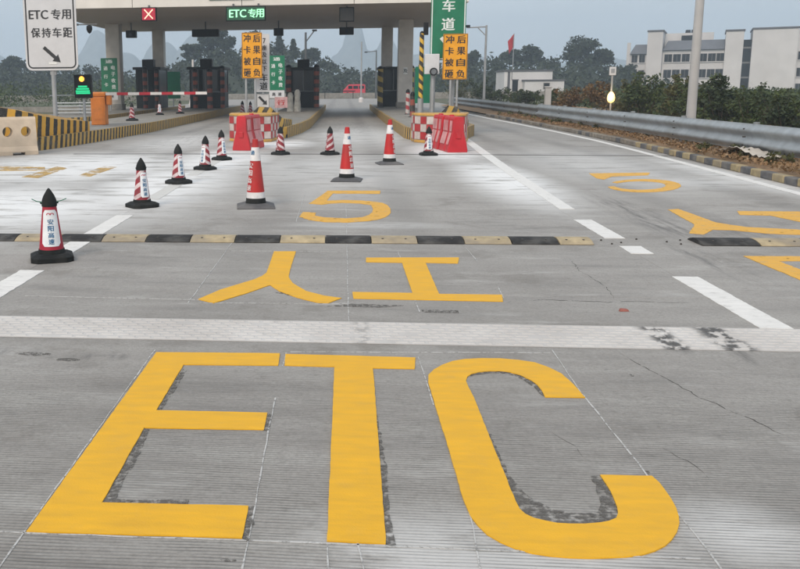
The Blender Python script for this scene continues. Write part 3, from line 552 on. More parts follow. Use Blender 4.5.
for x, wd, lab in [(-12.6, .3, 'small black box hanging from the canopy beside the left column'), (-8.1, .8, 'long flat black display hanging under the canopy back edge'), (-3.75, .28, 'small black camera box hanging above the middle island'), (.24, .42, 'black camera box hanging above the middle lane')]:
    t = thing('hanging_box', lab, 'camera', (x, 52, 5.5), 0, 'boxes hanging under the canopy')
    MB().box(-wd, wd, -.22, .22, -.85, -.42).build('housing', M_dark, t, bevel=.03); MB().cyl((0, 0, -.42), (0, 0, .02), .04, .04, 8).build('hanger', M_dsteel, t)
    if wd < .6: MB().cyl((0, -.222, -.64), (0, -.26, -.64), .1, .1, 12).build('lens', pm('lens_glass', (.02, .025, .04), .1), t)

# ---------------------------------------------------------------- booths, bollards
M_booth = pm('booth_dark_cladding', (.017, .021, .023), .5, .2, 2, spec=.2); M_bglass = pm('booth_tinted_glass', (.014, .018, .02), .12, .2, 2); M_boothl = pm('booth_grey_trim', (.17, .18, .185), .5, .15, 3)
def booth(label, x0, x1, y0, y1, h, ac=True):
    t = thing('toll_booth', label, 'toll booth', ((x0 + x1) / 2, y0, IH), 0, 'toll booths on the islands'); wx = (x1 - x0) / 2; d = y1 - y0
    MB().box(-wx, wx, 0, d, 0, 1.0).build('lower_wall', M_booth, t, bevel=.02)
    for sx in (-1, 1):
        for yy in (.0, d - .1): MB().box(sx * wx - (.1 if sx > 0 else 0), sx * wx + (0 if sx > 0 else .1), yy, yy + .1, 1.0, h - .25).build('corner_post', M_booth, t)
        MB().box(sx * (wx - .035) - .01, sx * (wx - .035) + .01, .105, d - .105, 1.0, h - .25).build('side_window', M_bglass, t)
    f = MB().box(-wx + .105, wx - .105, .03, .045, 1.0, h - .25).build('front_window', M_bglass, t)
    MB().box(-.03, .03, .012, .028, 1.0, h - .25).build('mullion', M_boothl, f); MB().box(-wx + .105, wx - .105, .012, .028, 1.0, 1.06).build('sill', M_boothl, f)
    MB().box(-wx + .105, wx - .105, d - .045, d - .03, 1.0, h - .25).build('back_window', M_bglass, t)
    r_ = MB().box(-wx - .15, wx + .15, -.2, d + .15, h - .25, h - .08).build('roof', M_booth, t, bevel=.02)
    if ac: MB().box(-.38, .38, .2, .9, h - .08, h + .42).build('roof_unit', M_dark, r_, bevel=.03)
    return t
booth('dark booth standing behind the far left green sign', -13.5, -11.95, 56.5, 59.3, 2.75)
booth('dark booth on the long left island', -9.75, -7.65, 55.5, 58.6, 2.7)
booth('dark booth on the central island', -3.3, -1.6, 55.5, 58.3, 2.6)
booth('dark booth half hidden by the right column', 2.45, 4.1, 56.5, 59.3, 2.6, False)
M_bol_r = stripe_mat('red_black_bollard', (.30, .07, .05), (.03, .025, .025), .5, 0, .5, .4); M_bol_y = stripe_mat('yellow_black_bollard', (.46, .33, .08), (.03, .028, .026), .62, .35, .5, .4)
def bollard(label, x, y, h, r_, mat):
    t = thing('bollard', label, 'bollard', (x, y, IH), 0, 'striped posts guarding the booths'); n = 14; mb = MB()
    for i in range(n):
        a0, a1 = 2 * math.pi * i / n, 2 * math.pi * (i + 1) / n; k = len(mb.v)
        mb.v += [(r_ * math.cos(a0), r_ * math.sin(a0), 0), (r_ * math.cos(a1), r_ * math.sin(a1), 0), (r_ * math.cos(a1), r_ * math.sin(a1), h), (r_ * math.cos(a0), r_ * math.sin(a0), h)]; fi = len(mb.f); mb.f.append((k, k + 1, k + 2, k + 3))
        for vi, q in zip(range(k, k + 4), ((0, a0 * r_), (0, a1 * r_), (h, a1 * r_), (h, a0 * r_))): mb.uv[(fi, vi)] = q
    mb.build('shaft', mat, t, smooth=True)
    MB().lathe([(r_ * 1.05, h), (r_ * 1.1, h + .03), (r_ * .8, h + .13), (r_ * .2, h + .18)], 14).build('cap', M_dark, t, smooth=True); MB().lathe([(r_ * 1.6, 0), (r_ * 1.6, .03), (r_ * 1.05, .05)], 14).build('base_plate', M_dsteel, t)
bollard('red banded post at the left of the central booth', -3.32, 54.6, 2.5, .17, M_bol_r); bollard('red banded post at the right of the central booth', -1.58, 54.6, 2.5, .17, M_bol_r)
bollard('yellow and black post left of the pale column', 2.36, 54.6, 2.35, .17, M_bol_y); bollard('dark banded post just right of the pale column', 4.3, 55.2, 2.4, .17, M_bol_y)
bollard('red banded post at the left of the long left island booth', -9.2, 54.4, 2.35, .15, M_bol_r); bollard('red banded post before the long left island booth', -8.1, 53.2, 2.3, .17, M_bol_r); bollard('red banded post at the right of the long left island booth', -7.5, 54.6, 2.5, .14, M_bol_r)
bollard('red banded post beside the far left booth', -12.55, 55.0, 2.5, .15, M_bol_r); bollard('dark red post right of the far left booth', -11.9, 55.4, 2.4, .13, M_bol_r)

# ---------------------------------------------------------------- traffic cones
def body_mat(name, sgn):
    m = bpy.data.materials.new(name); N = NT(m); o = N.obj(); X = N.xyz(o)
    ang = N.math('ARCTAN2', X[0], N.math('MULTIPLY', X[1], -1.0)); t = N.math('SUBTRACT', X[2], N.math('MULTIPLY', ang, .062 * sgn))
    fr = N.math('FRACT', N.math('ADD', N.math('DIVIDE', t, .155), 10.3)); k = N.rng(fr, .56, .60, 0, 1)
    n = N.noise(N.pos(), 9, 5); red = N.mix(N.rng(n, .35, .7, 0, 1), (.22, .01, .022), (.30, .016, .03)); wh = N.mix(N.rng(n, .35, .7, 0, 1), (.56, .44, .45), (.68, .58, .58))
    c = N.mix(k, red, wh); c = N.mix(N.math('MULTIPLY', N.rng(N.noise(N.pos(), 11, 5), .45, .75, 0, 1), .55), c, (.15, .10, .095)); N.fin(c, .5); return m
M_cbody = body_mat('striped_cone_sleeve', 1); M_cbody2 = body_mat('reverse_striped_cone_sleeve', -1)
M_crub = pm('cone_rubber', (.013, .0145, .0145), .75, .3, 14, .2, dirt=.3, dirtcol=(.06, .058, .055), spec=.2); M_cred = pm('cone_red', (.46, .014, .014), .45, .14, 8, dirt=.45, dirtcol=(.27, .045, .04))
M_ccrim = pm('crimson_sleeve', (.34, .012, .032), .5, .12, 9, dirt=.2, dirtcol=(.2, .02, .03))
M_cband = pm('reflective_white', (.72, .70, .70), .4, .12, 14, dirt=.3, dirtcol=(.4, .36, .35)); M_clab = pm('cone_label_white', (.74, .76, .78), .4, .06, 20, dirt=.15); M_cblue = pm('label_blue', (.02, .13, .27), .5, .2, 30); M_clogo = pm('label_red', (.45, .03, .06), .5, .2, 30)
M_cgrey = pm('cone_grey_base', (.085, .085, .09), .8, .25, 10, .2, dirt=.5, dirtcol=(.2, .19, .18)); M_tie = pm('green_tie', (.02, .16, .09), .5)
def octbase(w_, z0, z1, z2, ins):
    c = w_ * .32; o = [(w_ - c, -w_), (w_, -w_ + c), (w_, w_ - c), (w_ - c, w_), (-w_ + c, w_), (-w_, w_ - c), (-w_, -w_ + c), (-w_ + c, -w_)]; m = MB()
    f = (w_ - ins) / w_; vs = [(x, y, z0) for x, y in o] + [(x, y, z1) for x, y in o] + [(x * f, y * f, z2) for x, y in o]
    fs = [tuple(range(7, -1, -1)), tuple(range(16, 24))] + [(k * 8 + i, k * 8 + (i + 1) % 8, k * 8 + 8 + (i + 1) % 8, k * 8 + 8 + i) for k in (0, 1) for i in range(8)]
    return m.quadset(vs, fs)
def rcone(z, r0, z0, r1, z1): return r0 + (r1 - r0) * (z - z0) / (z1 - z0)
def wrap_mesh(pts, faces, rf, a0, eps=.003):
    m = MB(); m.v = [((rf(z) + eps + .0015 * k) * math.sin(a0 + x / rf(z)), -(rf(z) + eps + .0015 * k) * math.cos(a0 + x / rf(z)), z) for x, z, k in pts]; m.f = faces; return m
def label_patch(rf, za, zb, wa, wb, a0):
    pts = []; nu, nv = 9, 12
    for j in range(nv + 1):
        v = j / nv; e = min(v, 1 - v); hw = (wa + (wb - wa) * v) * (1 if e > .1 else .72 + .28 * math.sin(e / .1 * math.pi / 2))
        for i in range(nu + 1): pts.append(((2 * i / nu - 1) * hw, za + (zb - za) * v, 0))
    return pts, [(j * (nu + 1) + i, j * (nu + 1) + i + 1, (j + 1) * (nu + 1) + i + 1, (j + 1) * (nu + 1) + i) for j in range(nv) for i in range(nu)]
def striped_cone(sleeve, label_w=.058):
    t = thing('traffic_cone', 'x', 'traffic cone')
    octbase(.205, 0, .05, .075, .05).build('base', M_crub, t, bevel=.006)
    rf = lambda z: rcone(z, .125, .07, .066, .545)
    MB().lathe([(rf(.07) + .008, .07), (rf(.12) + .006, .115)], 24).build('collar', M_crub, t, smooth=True)
    MB().lathe([(rf(.115), .115), (rf(.54), .54)], 28).build('sleeve', sleeve, t, smooth=True)
    MB().lathe([(.074, .535), (.075, .565), (.068, .60), (.055, .635), (.032, .675), (.012, .705), (.003, .712)], 18).build('cap', M_crub, t, smooth=True)
    MB().tube([(-.074, 0, .56), (-.079, 0, .575)], .012, 6).build('cap_hook', M_crub, t); MB().tube([(.074, 0, .56), (.079, 0, .575)], .012, 6).build('cap_hook', M_crub, t)
    pl = wrap_mesh(*label_patch(rf, .15, .505, label_w * 1.25, label_w * .86, 0), rf, 0, .0025).build('label_panel', M_clab, t, smooth=True)
    for k, ch in enumerate('安阳高速'):
        p, f = glyph_pts(ch, .052, .052); p = [(x, z + .39 - k * .064, kk) for x, z, kk in p]; wrap_mesh(p, f, rf, 0, .0035).build('lettering', M_cblue, pl)
    # round emblem: two arches
    for sx in (-1, 1):
        pts = []; n = 12
        for i in range(n + 1):
            a = math.pi * (-.15 + 1.3 * i / n)
            for rr in (.019, .010): pts.append((sx * .017 + rr * math.cos(a), .462 + rr * .8 * math.sin(a), 0))
        wrap_mesh(pts, [(2 * i, 2 * i + 2, 2 * i + 3, 2 * i + 1) for i in range(n)], rf, 0, .004).build('emblem', M_clogo, pl)
    return t
coneA = striped_cone(M_cbody); coneB = striped_cone(M_cbody2)
usedA = []
def cone(proto, x, y, z, rz, label, s=1.0, tilt=(0, 0), group='black-capped striped cones'):
    o = proto if proto not in usedA else copy_tree(proto); usedA.append(proto)
    o.location = (x, y, z); o.rotation_euler = (tilt[0], tilt[1], rz); o.scale = (s, s, s); tag(o, label, 'traffic cone', group); return o
# the first one wears a plain red sleeve
cone1 = striped_cone(M_ccrim, .08); cone(cone1, -2.9, 8.28, 0, .36, 'black-capped red cone with large white label, nearest of all cones', 1.02)
for sx, a in ((-1, .35), (1, .25)):
    MB().tube([(sx * .068, -.01, .575), (sx * .12, -.012, .588), (sx * .165, -.013, .588 + a * .07)], .0045, 6).build('tie', M_tie, cone1)
cone(coneA, -2.87, 12.15, 0, .72, 'striped cone with black cap, second from the front in the left row')
cone(coneA, -2.91, 15.2, 0, .78, 'striped cone with black cap, third from the front in the left row', 1, (.02, -.01))
cone(coneB, -2.84, 17.8, 0, -.5, 'striped cone with black cap, fourth from the front in the left row', 1, (-.02, .02))
cone(coneA, -2.82, 20.2, 0, .85, 'striped cone with black cap, last of the left row by the red barrier')
cone(coneB, -1.54, 21.8, 0, 2.4, 'striped cone on the black joint right of the tall left cone')
cone(coneA, -.29, 21.75, 0, 2.2, 'striped cone on the black joint beside the middle tall cone')
cone(coneA, 2.13, 21.5, 0, .15, 'dark striped cone with white label in front of the right red barriers')
cone(coneB, -8.62, 35.2, IH + .001, 2.6, 'striped cone on the left island nearest the orange gate box', 1.05)
cone(coneA, -9.0, 42.5, IH + .001, .2, 'cone with pale label facing out, middle of the left island', 1.0)
cone(coneB, -8.35, 44.5, IH + .001, 2.0, 'small striped cone right of the labelled cone on the left island', .95)
cone(coneB, -5.9, 51.5, 0, 2.2, 'left of two striped cones beside the white arrow sign', 1.25); cone(coneB, -5.45, 51.8, 0, 2.7, 'right of two striped cones beside the white arrow sign', 1.2)
def tall_cone(a0):
    t = thing('traffic_cone', 'x', 'traffic cone'); rf = lambda z: rcone(z, .145, .06, .040, .97)
    b = MB(); w_ = .27
    b.quadset([(-w_, -w_, 0), (w_, -w_, 0), (w_, w_, 0), (-w_, w_, 0), (-w_, -w_, .018), (w_, -w_, .018), (w_, w_, .018), (-w_, w_, .018), (-.15, -.15, .062), (.15, -.15, .062), (.15, .15, .062), (-.15, .15, .062)],
              [(3, 2, 1, 0), (8, 9, 10, 11)] + [(k + i, k + (i + 1) % 4, k + 4 + (i + 1) % 4, k + 4 + i) for k in (0, 4) for i in range(4)]); b.build('base', M_cgrey, t, bevel=.006)
    MB().lathe([(rf(.055) + .004, .055), (rf(.135), .135)], 24).build('collar', M_crub, t, smooth=True)
    MB().lathe([(rf(.135), .1352), (rf(.22), .22)], 24).build('lower_band', M_cband, t, smooth=True)
    MB().lathe([(rf(.22), .2202), (rf(.67), .67)], 24).build('body', M_cred, t, smooth=True)
    sl = MB().lathe([(rf(.655) + .003, .665), (rf(.855) + .003, .855)], 24).build('upper_band', M_cband, t, smooth=True)
    MB().lathe([(rf(.855), .8552), (rf(.965), .965), (.03, .972)], 24).build('tip', M_cred, t, smooth=True)
    for k, ch in enumerate('安阳高速'):
        p, f = glyph_pts(ch, .078, .078); wrap_mesh([(x, z + .60 - k * .105, kk) for x, z, kk in p], f, rf, a0, .001).build('lettering', M_cband, t)
    p, f = glyph_pts('通', .06, .06); wrap_mesh([(x, z + .78, kk) for x, z, kk in p], f, rf, a0 * .7, .005).build('emblem', M_cblue, sl)
    return t
coneT = tall_cone(-.95); coneS = tall_cone(.95)
cone(coneT, -1.22, 12.2, 0, .12, 'tall red cone on grey square base, left of the middle lane', 1, (0, 0), 'tall red cones')
cone(coneS, .1, 15.7, 0, -.1, 'tall red cone standing in the middle of the lane by the figure five', 1, (0, 0), 'tall red cones')
cone(coneS, 1.05, 19.1, 0, .15, 'tall red cone farthest right, before the right island', 1, (0, 0), 'tall red cones')

# ---------------------------------------------------------------- water-filled barriers
M_rpl = pm('red_plastic', (.50, .014, .024), .42, .14, 3, dirt=.5, dirtcol=(.33, .09, .085)); M_pinkf = pm('faded_reflective_film', (.62, .30, .30), .45, .3, 4, dirt=.6, dirtcol=(.55, .08, .09))
M_cream = pm('cream_plastic', (.60, .48, .36), .6, .16, 3.5, .15, dirt=.55, dirtcol=(.30, .255, .20))
def barrier(label, loc, rz, L=1.5, H=.92):
    """long axis along local y, front end at y=0"""
    t = thing('water_barrier', label, 'barrier', loc, rz, 'red water-filled barriers')
    prof = [(-.255, 0), (.255, 0), (.26, .05), (.235, .18), (.15, .52), (.135, H - .06), (.11, H), (-.11, H), (-.135, H - .06), (-.15, .52), (-.235, .18), (-.26, .05)]
    m = MB(); n = len(prof); st = [(0, .94), (.04, 1), (L * .30, 1), (L * .34, .93), (L * .40, .93), (L * .44, 1), (L - .04, 1), (L, .94)]
    for y, k in st: m.v += [(x * k, y, z) for x, z in prof]
    for j in range(len(st) - 1): m.f += [(j * n + i, j * n + (i + 1) % n, (j + 1) * n + (i + 1) % n, (j + 1) * n + i)[::-1] for i in range(n)]
    m.f += [tuple(range(n)), tuple(range((len(st) - 1) * n, len(st) * n))[::-1]]
    b = m.build('body', M_rpl, t, bevel=.012)
    MB().cyl((0, L * .7, H - .01), (0, L * .7, H + .035), .07, .06, 14).build('filler_cap', M_rpl, t)
    MB().box(-.06, .06, -.03, .01, .35, .5).build('end_lug', M_rpl, t, bevel=.01)
    for sx in (-1, 1):
        for ya, yb in ((.08, L * .28), (L * .47, L - .08)):
            v = []
            for e in (0, .012): v += [(sx * (.157 + e), ya, .53), (sx * (.157 + e), yb, .53), (sx * (.14 + e), yb, H - .10), (sx * (.14 + e), ya, H - .10)]
            MB().quadset(v, [(0, 1, 2, 3), (7, 6, 5, 4), (0, 4, 5, 1), (1, 5, 6, 2), (2, 6, 7, 3), (3, 7, 4, 0)]).build('reflector_panel', M_pinkf, t)
            v = []
            for e in (0, .012): v += [(sx * (.238 + e), ya, .20), (sx * (.238 + e), yb, .20), (sx * (.158 + e), yb, .50), (sx * (.158 + e), ya, .50)]
            MB().quadset(v, [(0, 1, 2, 3), (7, 6, 5, 4), (0, 4, 5, 1), (1, 5, 6, 2), (2, 6, 7, 3), (3, 7, 4, 0)]).build('reflector_panel', M_pinkf, t)
    return t
barrier('red water-filled barrier in front of the central island', (-2.70, 23.2, 0), -.17, 1.5, .93)
barrier('red water-filled barrier, nearer one of the pair before the right island', (2.96, 22.4, 0), .13, 1.0, .90); barrier('red water-filled barrier, farther one of the pair before the right island', (2.80, 23.48, 0), .13, 1.0, .90)
# cream barrier with two round holes
def cream():
    prof = [(-.28, 0), (.28, 0), (.28, .10), (.21, .22), (.125, .92), (.10, .98), (-.10, .98), (-.125, .92), (-.21, .22), (-.28, .10)]
    L = 2.1; m = MB(); n = len(prof)
    for y in (0, L): m.v += [(x, y, z) for x, z in prof]
    m.f = [(i, (i + 1) % n, n + (i + 1) % n, n + i)[::-1] for i in range(n)] + [tuple(range(n)), tuple(range(n, 2 * n))[::-1]]
    bm_me = m.mesh('body'); tmp = bpy.data.objects.new('tmp', bm_me); COL.objects.link(tmp); cut = []
    for yy, zz in ((1.83, .60), (1.36, .60)):
        c = MB().cyl((-.5, yy, zz), (.5, yy, zz), .13, .13, 20).mesh('cut'); co = bpy.data.objects.new('cut', c); COL.objects.link(co); cut.append(co)
    for yy in (.5, 1.6):
        c = MB().box(-.5, .5, yy - .16, yy + .16, -.1, .07).mesh('cut'); co = bpy.data.objects.new('cut', c); COL.objects.link(co); cut.append(co)
    for co in cut: b = tmp.modifiers.new('b', 'BOOLEAN'); b.object = co; b.operation = 'DIFFERENCE'; b.solver = 'EXACT'
    me = bpy.data.meshes.new_from_object(tmp.evaluated_get(bpy.context.evaluated_depsgraph_get()))
    for q in cut + [tmp]: bpy.data.objects.remove(q)
    me.materials.clear(); me.materials.append(M_cream); me.name = 'body'; return me
t = thing('water_barrier', 'cream plastic barrier with round holes at the left edge', 'barrier', (-9.84, 21.1, 0), -1.0)
o = link('body', cream(), t); b = o.modifiers.new('bevel', 'BEVEL'); b.width = .012; b.segments = 2; b.limit_method = 'ANGLE'
MB().cyl((0, 1.05, .97), (0, 1.05, 1.0), .06, .055, 12).build('filler_cap', M_cream, t)

# ---------------------------------------------------------------- chequered crash cushions
M_chr = pm('cushion_red', (.40, .025, .03), .45, .2, 6, dirt=.3, dirtcol=(.3, .1, .09)); M_chw = pm('cushion_white', (.56, .50, .47), .45, .2, 6, dirt=.45, dirtcol=(.4, .26, .24)); M_rim = pm('cushion_yellow_rim', (.60, .33, .07), .5, .2, 5, dirt=.45)
def cushion(label, outline, H):
    ox, oy = outline[2]; pts = [(x - ox, y - oy) for x, y in outline]; t = thing('crash_cushion', label, 'crash cushion', (ox, oy, 0), 0, 'chequered crash cushions')
    MB().prism(pts, .0, H).build('core', M_conc, t)
    MB().prism([(x * 1.03, y * 1.03 - .02) for x, y in pts], H + .001, H + .07).build('top_rim', M_rim, t, bevel=.02)
    MB().prism([(x * 1.03, y * 1.03 - .02) for x, y in pts], .002, .09).build('bottom_rim', M_rim, t, bevel=.015)
    u = 0
    for a, b in zip(pts[:-1], pts[1:]):
        d = Vector((b[0] - a[0], b[1] - a[1])); L = d.length; d.normalize(); nn = Vector((d.y, -d.x)); k = max(1, round(L / .27))
        for i in range(k):
            for j in range(3):
                s0, s1 = L * i / k + .008, L * (i + 1) / k - .008; z0, z1 = .10 + (H - .11) * j / 3 + .008, .10 + (H - .11) * (j + 1) / 3 - .008
                P = [Vector(a) + d * s_ + nn * e for e in (-.005, .014) for s_ in (s0, s1)]
                MB().quadset([(P[q].x, P[q].y, z) for q in (0, 1, 2, 3) for z in (z0, z1)], [(4, 6, 7, 5), (0, 1, 3, 2), (0, 4, 5, 1), (2, 3, 7, 6), (1, 5, 7, 3), (0, 2, 6, 4)]).build('chequer_tile', M_chr if (u + i + j) % 2 else M_chw, t)
        u += k
cushion('red and white chequered cushion before the central island', [(-3.62, 28.3), (-3.55, 27.4), (-3.2, 26.9), (-2.6, 26.6), (-2.2, 26.9), (-2.05, 28.2)], .80)
cushion('red and white chequered cushion before the right island', [(2.15, 27.05), (2.2, 26.5), (2.5, 26.0), (3.0, 25.75), (3.6, 25.9), (3.85, 27.2)], .80)

# ---------------------------------------------------------------- signs
M_swhite = pm('sign_white', (.60, .60, .615), .45, .06, 3, dirt=.2, dirtcol=(.45, .45, .45)); M_sor = pm('sign_orange', (.78, .34, .012), .45, .1, 5, dirt=.2, dirtcol=(.55, .26, .03)); M_sback = pm('sign_back', (.33, .34, .35), .5, .1, 4, 0, .4)
M_wgreen = pm('green_sign_white', (.70, .74, .72), .45, .08, 10)
def rrect(w_, h, r_, n=5):
    p = []
    for cx, cz, a0 in ((w_ / 2 - r_, -h / 2 + r_, -90), (w_ / 2 - r_, h / 2 - r_, 0), (-w_ / 2 + r_, h / 2 - r_, 90), (-w_ / 2 + r_, -h / 2 + r_, 180)):
        for i in range(n + 1): a = R(a0 + 90 * i / n); p.append((cx + r_ * math.cos(a), cz + r_ * math.sin(a)))
    return p
def board(name, w_, h, r_, mat, parent, z, y=0.0, th=.03, x=0.0):
    p = rrect(w_, h, r_); n = len(p); m = MB(); m.v = [(x + a, y, z + b) for a, b in p] + [(x + a, y + th, z + b) for a, b in p]
    m.f = [tuple(range(n)), tuple(range(2 * n - 1, n - 1, -1))] + [(i, n + i, n + (i + 1) % n, (i + 1) % n) for i in range(n)]; return m.build(name, mat, parent)
def border(w_, h, r_, t_, mat, parent, z, y, name='border', x=0.0):
    a = rrect(w_, h, r_); b = rrect(w_ - 2 * t_, h - 2 * t_, max(.01, r_ - t_)); n = len(a); m = MB()
    for yy in (y, y + .004): m.v += [(x + u, yy, z + v) for u, v in a] + [(x + u, yy, z + v) for u, v in b]
    m.f = [(i, (i + 1) % n, n + (i + 1) % n, n + i) for i in range(n)] + [(i, (i + 1) % n, n + (i + 1) % n, n + i)[::-1] for i in range(2 * n, 3 * n - 1)]
    m.f = m.f[:n] + [(i, 2 * n + i, 2 * n + (i + 1) % n, (i + 1) % n) for i in range(n)] + [(n + i, n + (i + 1) % n, 3 * n + (i + 1) % n, 3 * n + i) for i in range(n)]
    return m.build(name, mat, parent)
def arrow(parent, mat, x, z, L, ang, y, wd):
    c, s_ = math.cos(R(ang)), math.sin(R(ang)); P = [(-L / 2, -wd), (L * .18, -wd), (L * .18, -wd * 2.6), (L / 2, 0), (L * .18, wd * 2.6), (L * .18, wd), (-L / 2, wd)]
    q = [(x + u * c - v * s_, z + u * s_ + v * c) for u, v in P]; n = len(q); m = MB(); m.v = [(u, y, v) for u, v in q] + [(u, y + .006, v) for u, v in q]
    m.f = [tuple(range(n)), tuple(range(2 * n - 1, n - 1, -1))] + [(i, n + i, n + (i + 1) % n, (i + 1) % n) for i in range(n)]; return m.build('arrow', mat, parent)
def post(parent, x, y, z0, z1, r_, mat=None, name='post'):
    o = MB().cyl((x, y, z0), (x, y, z1), r_, r_, 14).build(name, mat or M_steel, parent, smooth=True)
    MB().lathe([(r_ * 2, z0), (r_ * 2, z0 + .02), (r_ * 1.1, z0 + .03)], 12, x, y).build('base_plate', M_steel, parent); return o
# tall white sign at left
t = thing('road_sign', 'tall white sign with black arrow on a grey pole at left', 'sign', (-9.45, 28, IH), .06)
bd = board('board', 1.72, 2.55, .2, M_swhite, t, 3.2, -.05); border(1.60, 2.43, .17, .045, M_black, bd, 3.2, -.055)
put_text('ETC', M_black, bd, -.37, 3.70, .28, -.056, .62); put_text('专', M_black, bd, .20, 3.70, .32, -.056); put_text('用', M_black, bd, .54, 3.70, .30, -.056)
for k, ch in enumerate('保持车距'): put_text(ch, M_black, bd, -.49 + k * .35, 3.13, .30, -.056, .29)
arrow(bd, M_black, .02, 2.42, .72, -42, -.058, .055); MB().box(-.1, .16, -.062, -.052, 2.12, 2.19).build('tape_patch', M_white, bd)
post(t, 0, .05, 0, 4.3, .075); MB().box(-.5, .5, -.018, .0, 2.5, 2.58).build('rail_clamp', M_steel, t); MB().box(-.5, .5, -.018, .0, 3.8, 3.88).build('rail_clamp', M_steel, t)
MB().box(-.09, .09, .0, .16, 1.78, 1.95).build('clamp_box', M_steel, t)
ca = MB().cyl((.86, .06, 3.38), (1.5, .06, 3.38), .02, .02, 8).build('camera_arm', M_dsteel, t); MB().lathe([(.02, 0), (.09, -.04), (.10, -.14), (.06, -.24), (.01, -.28)], 14, 1.25, .06, 3.37).build('camera', M_dark, ca, smooth=True)
MB().box(-.04, .9, .03, .09, 3.35, 3.41).build('camera_bracket', M_dsteel, t)
# orange warning boards
def orange(label, loc, rz, w_, h, zc, posts):
    t = thing('warning_sign', label, 'sign', loc, rz, 'orange warning boards'); bd = board('board', w_, h, .02, M_sor, t, zc, -.05, .025)
    border(w_ - .02, h - .02, .02, .014, M_black, bd, zc, -.054)
    for c, s_ in ((-1, '冲卡被砸'), (1, '后果自负')):
        for k, ch in enumerate(s_): put_text(ch, M_black, bd, c * w_ * .235, zc + h * (.375 - .25 * k), h * .17, -.056, w_ * .34)
    for px, z1 in posts: post(t, px, .02, 0, z1, .04)
    return t
orange('orange board with black characters over the central island nose', (-3.1, 30.2, IH), .02, .70, 1.54, 2.40, [(-.22, 3.1), (.1, 3.1)])
orange('orange board with black characters below the big green sign', (3.72, 29.6, IH), 0, .80, 1.48, 2.26, [(-.12, 2.9), (.10, 2.9)])
# narrow white sign behind the orange board
t = thing('lane_sign', 'narrow white lane sign with small arrow panel behind an orange board', 'sign', (-2.78, 30.75, IH), 0)
bd = board('board', .48, 2.0, .03, M_swhite, t, 2.15, -.04)
for k, ch in enumerate(['7', '座', '及', '以', '下']): put_text(ch, M_black, bd, .06, 2.92 - k * .24, .17, -.046, .09 if ch == '7' else .16)
for k, ch in enumerate('车道'): put_text(ch, M_black, bd, .03, 1.66 - k * .30, .26, -.046, .27)
bd = board('arrow_panel', .46, .50, .03, M_swhite, t, .84, -.04); arrow(bd, M_black, .0, .85, .40, -45, -.047, .04); border(.44, .48, .02, .012, M_black, bd, .84, -.045)
post(t, 0, .04, 0, 3.1, .045)
# green service signs
def green(label, loc, w_, h, zc, foot, rz=0.0):
    t = thing('service_sign', label, 'sign', loc, rz, 'small green service signs'); bd = board('board', w_, h, .03, M_fgreen, t, zc, -.04)
    put_text('通', M_wgreen, bd, 0, zc + h * .40, h * .10, -.045, w_ * .42)
    for k, ch in enumerate('电子收费'): put_text(ch, M_wgreen, bd, w_ * .24, zc + h * (.22 - .19 * k), h * .125, -.045, w_ * .24)
    for k, ch in enumerate('通行卡'): put_text(ch, M_wgreen, bd, -w_ * .22, zc + h * (.20 - .24 * k), h * .115, -.045, w_ * .24)
    if foot:
        f = board('foot_panel', w_ * .96, h * .22, .02, M_swhite, t, zc - h * .62, -.04); put_text('高', M_black, f, -.12, zc - h * .62, h * .1, -.045); put_text('速', M_black, f, .12, zc - h * .62, h * .1, -.045)
    post(t, 0, .02, 0, zc + h / 2 - .1, .04); return t
green('green sign with white foot panel right of the orange board on the central island', (-2.62, 35.2, IH), .64, 1.36, 1.88, True)
green('green sign with white foot panel by the far left canopy column', (-13.9, 51.5, IH), 1.0, 2.0, 2.1, True)
t = thing('service_sign', 'plain green sign seen past the rear left column', 'sign', (-12.1, 62, IH), .2, 'small green service signs'); board('board', 1.05, 1.9, .03, M_fgreen, t, 1.5, -.04); post(t, 0, .02, 0, 2.3, .05)
t = thing('service_sign', 'narrow green sign behind the grey posts of the right island', 'sign', (3.35, 37, IH), .5, 'small green service signs'); board('board', .75, 1.5, .03, M_fgreen, t, 1.35, -.04); post(t, 0, .02, 0, 2.1, .04)
# little pink notice
t = thing('notice_board', 'small pinkish notice on a thin stake behind the cushion', 'notice', (-2.38, 34.2, IH), 0); bd = board('board', .5, .42, .01, pm('pink_notice', (.50, .30, .30), .5, .2, 9), t, .72, -.02, .012); post(t, -.24, .0, 0, .95, .018)
put_text('行', M_chr, bd, 0, .72, .2, -.024, .3)
# big green lane sign
t = thing('lane_sign', 'big green lane sign with white border and arrow at right', 'sign', (3.5, 29.9, IH), -.03); w_, h, zc = 1.15, 3.4, 3.86
bd = board('board', w_, h, .12, M_fgreen, t, zc, -.06, .03); border(w_ - .05, h - .05, .11, .035, M_wgreen, bd, zc, -.065)
put_text('车', M_wgreen, bd, .0, 3.92, .38, -.066, .40); put_text('道', M_wgreen, bd, .0, 3.33, .40, -.066, .42); arrow(bd, M_wgreen, -.02, 2.66, .62, -50, -.066, .06)
post(t, -.45, .06, 0, 5.4, .085); post(t, .22, .06, 0, 5.3, .06)
t2 = thing('control_cabinet', 'pale control box with round dark lamp below the big green sign', 'box', (2.98, 29.7, IH), 0)
MB().box(-.24, .24, -.1, .1, 1.70, 2.36).build('cabinet', M_swhite, t2, bevel=.02); MB().cyl((.05, -.105, 1.78), (.05, -.2, 1.78), .13, .13, 18).build('lamp_housing', M_dark, t2, smooth=True); MB().cyl((.05, -.2, 1.78), (.05, -.205, 1.78), .09, .09, 18).build('lens', pm('grey_lens', (.14, .15, .16), .2), t2); post(t2, .05, .03, 0, 1.72, .06)
M_hp = stripe_mat('yellow_black_height_post', (.66, .40, .04), (.03, .028, .026), .30, .8, .5, .2)
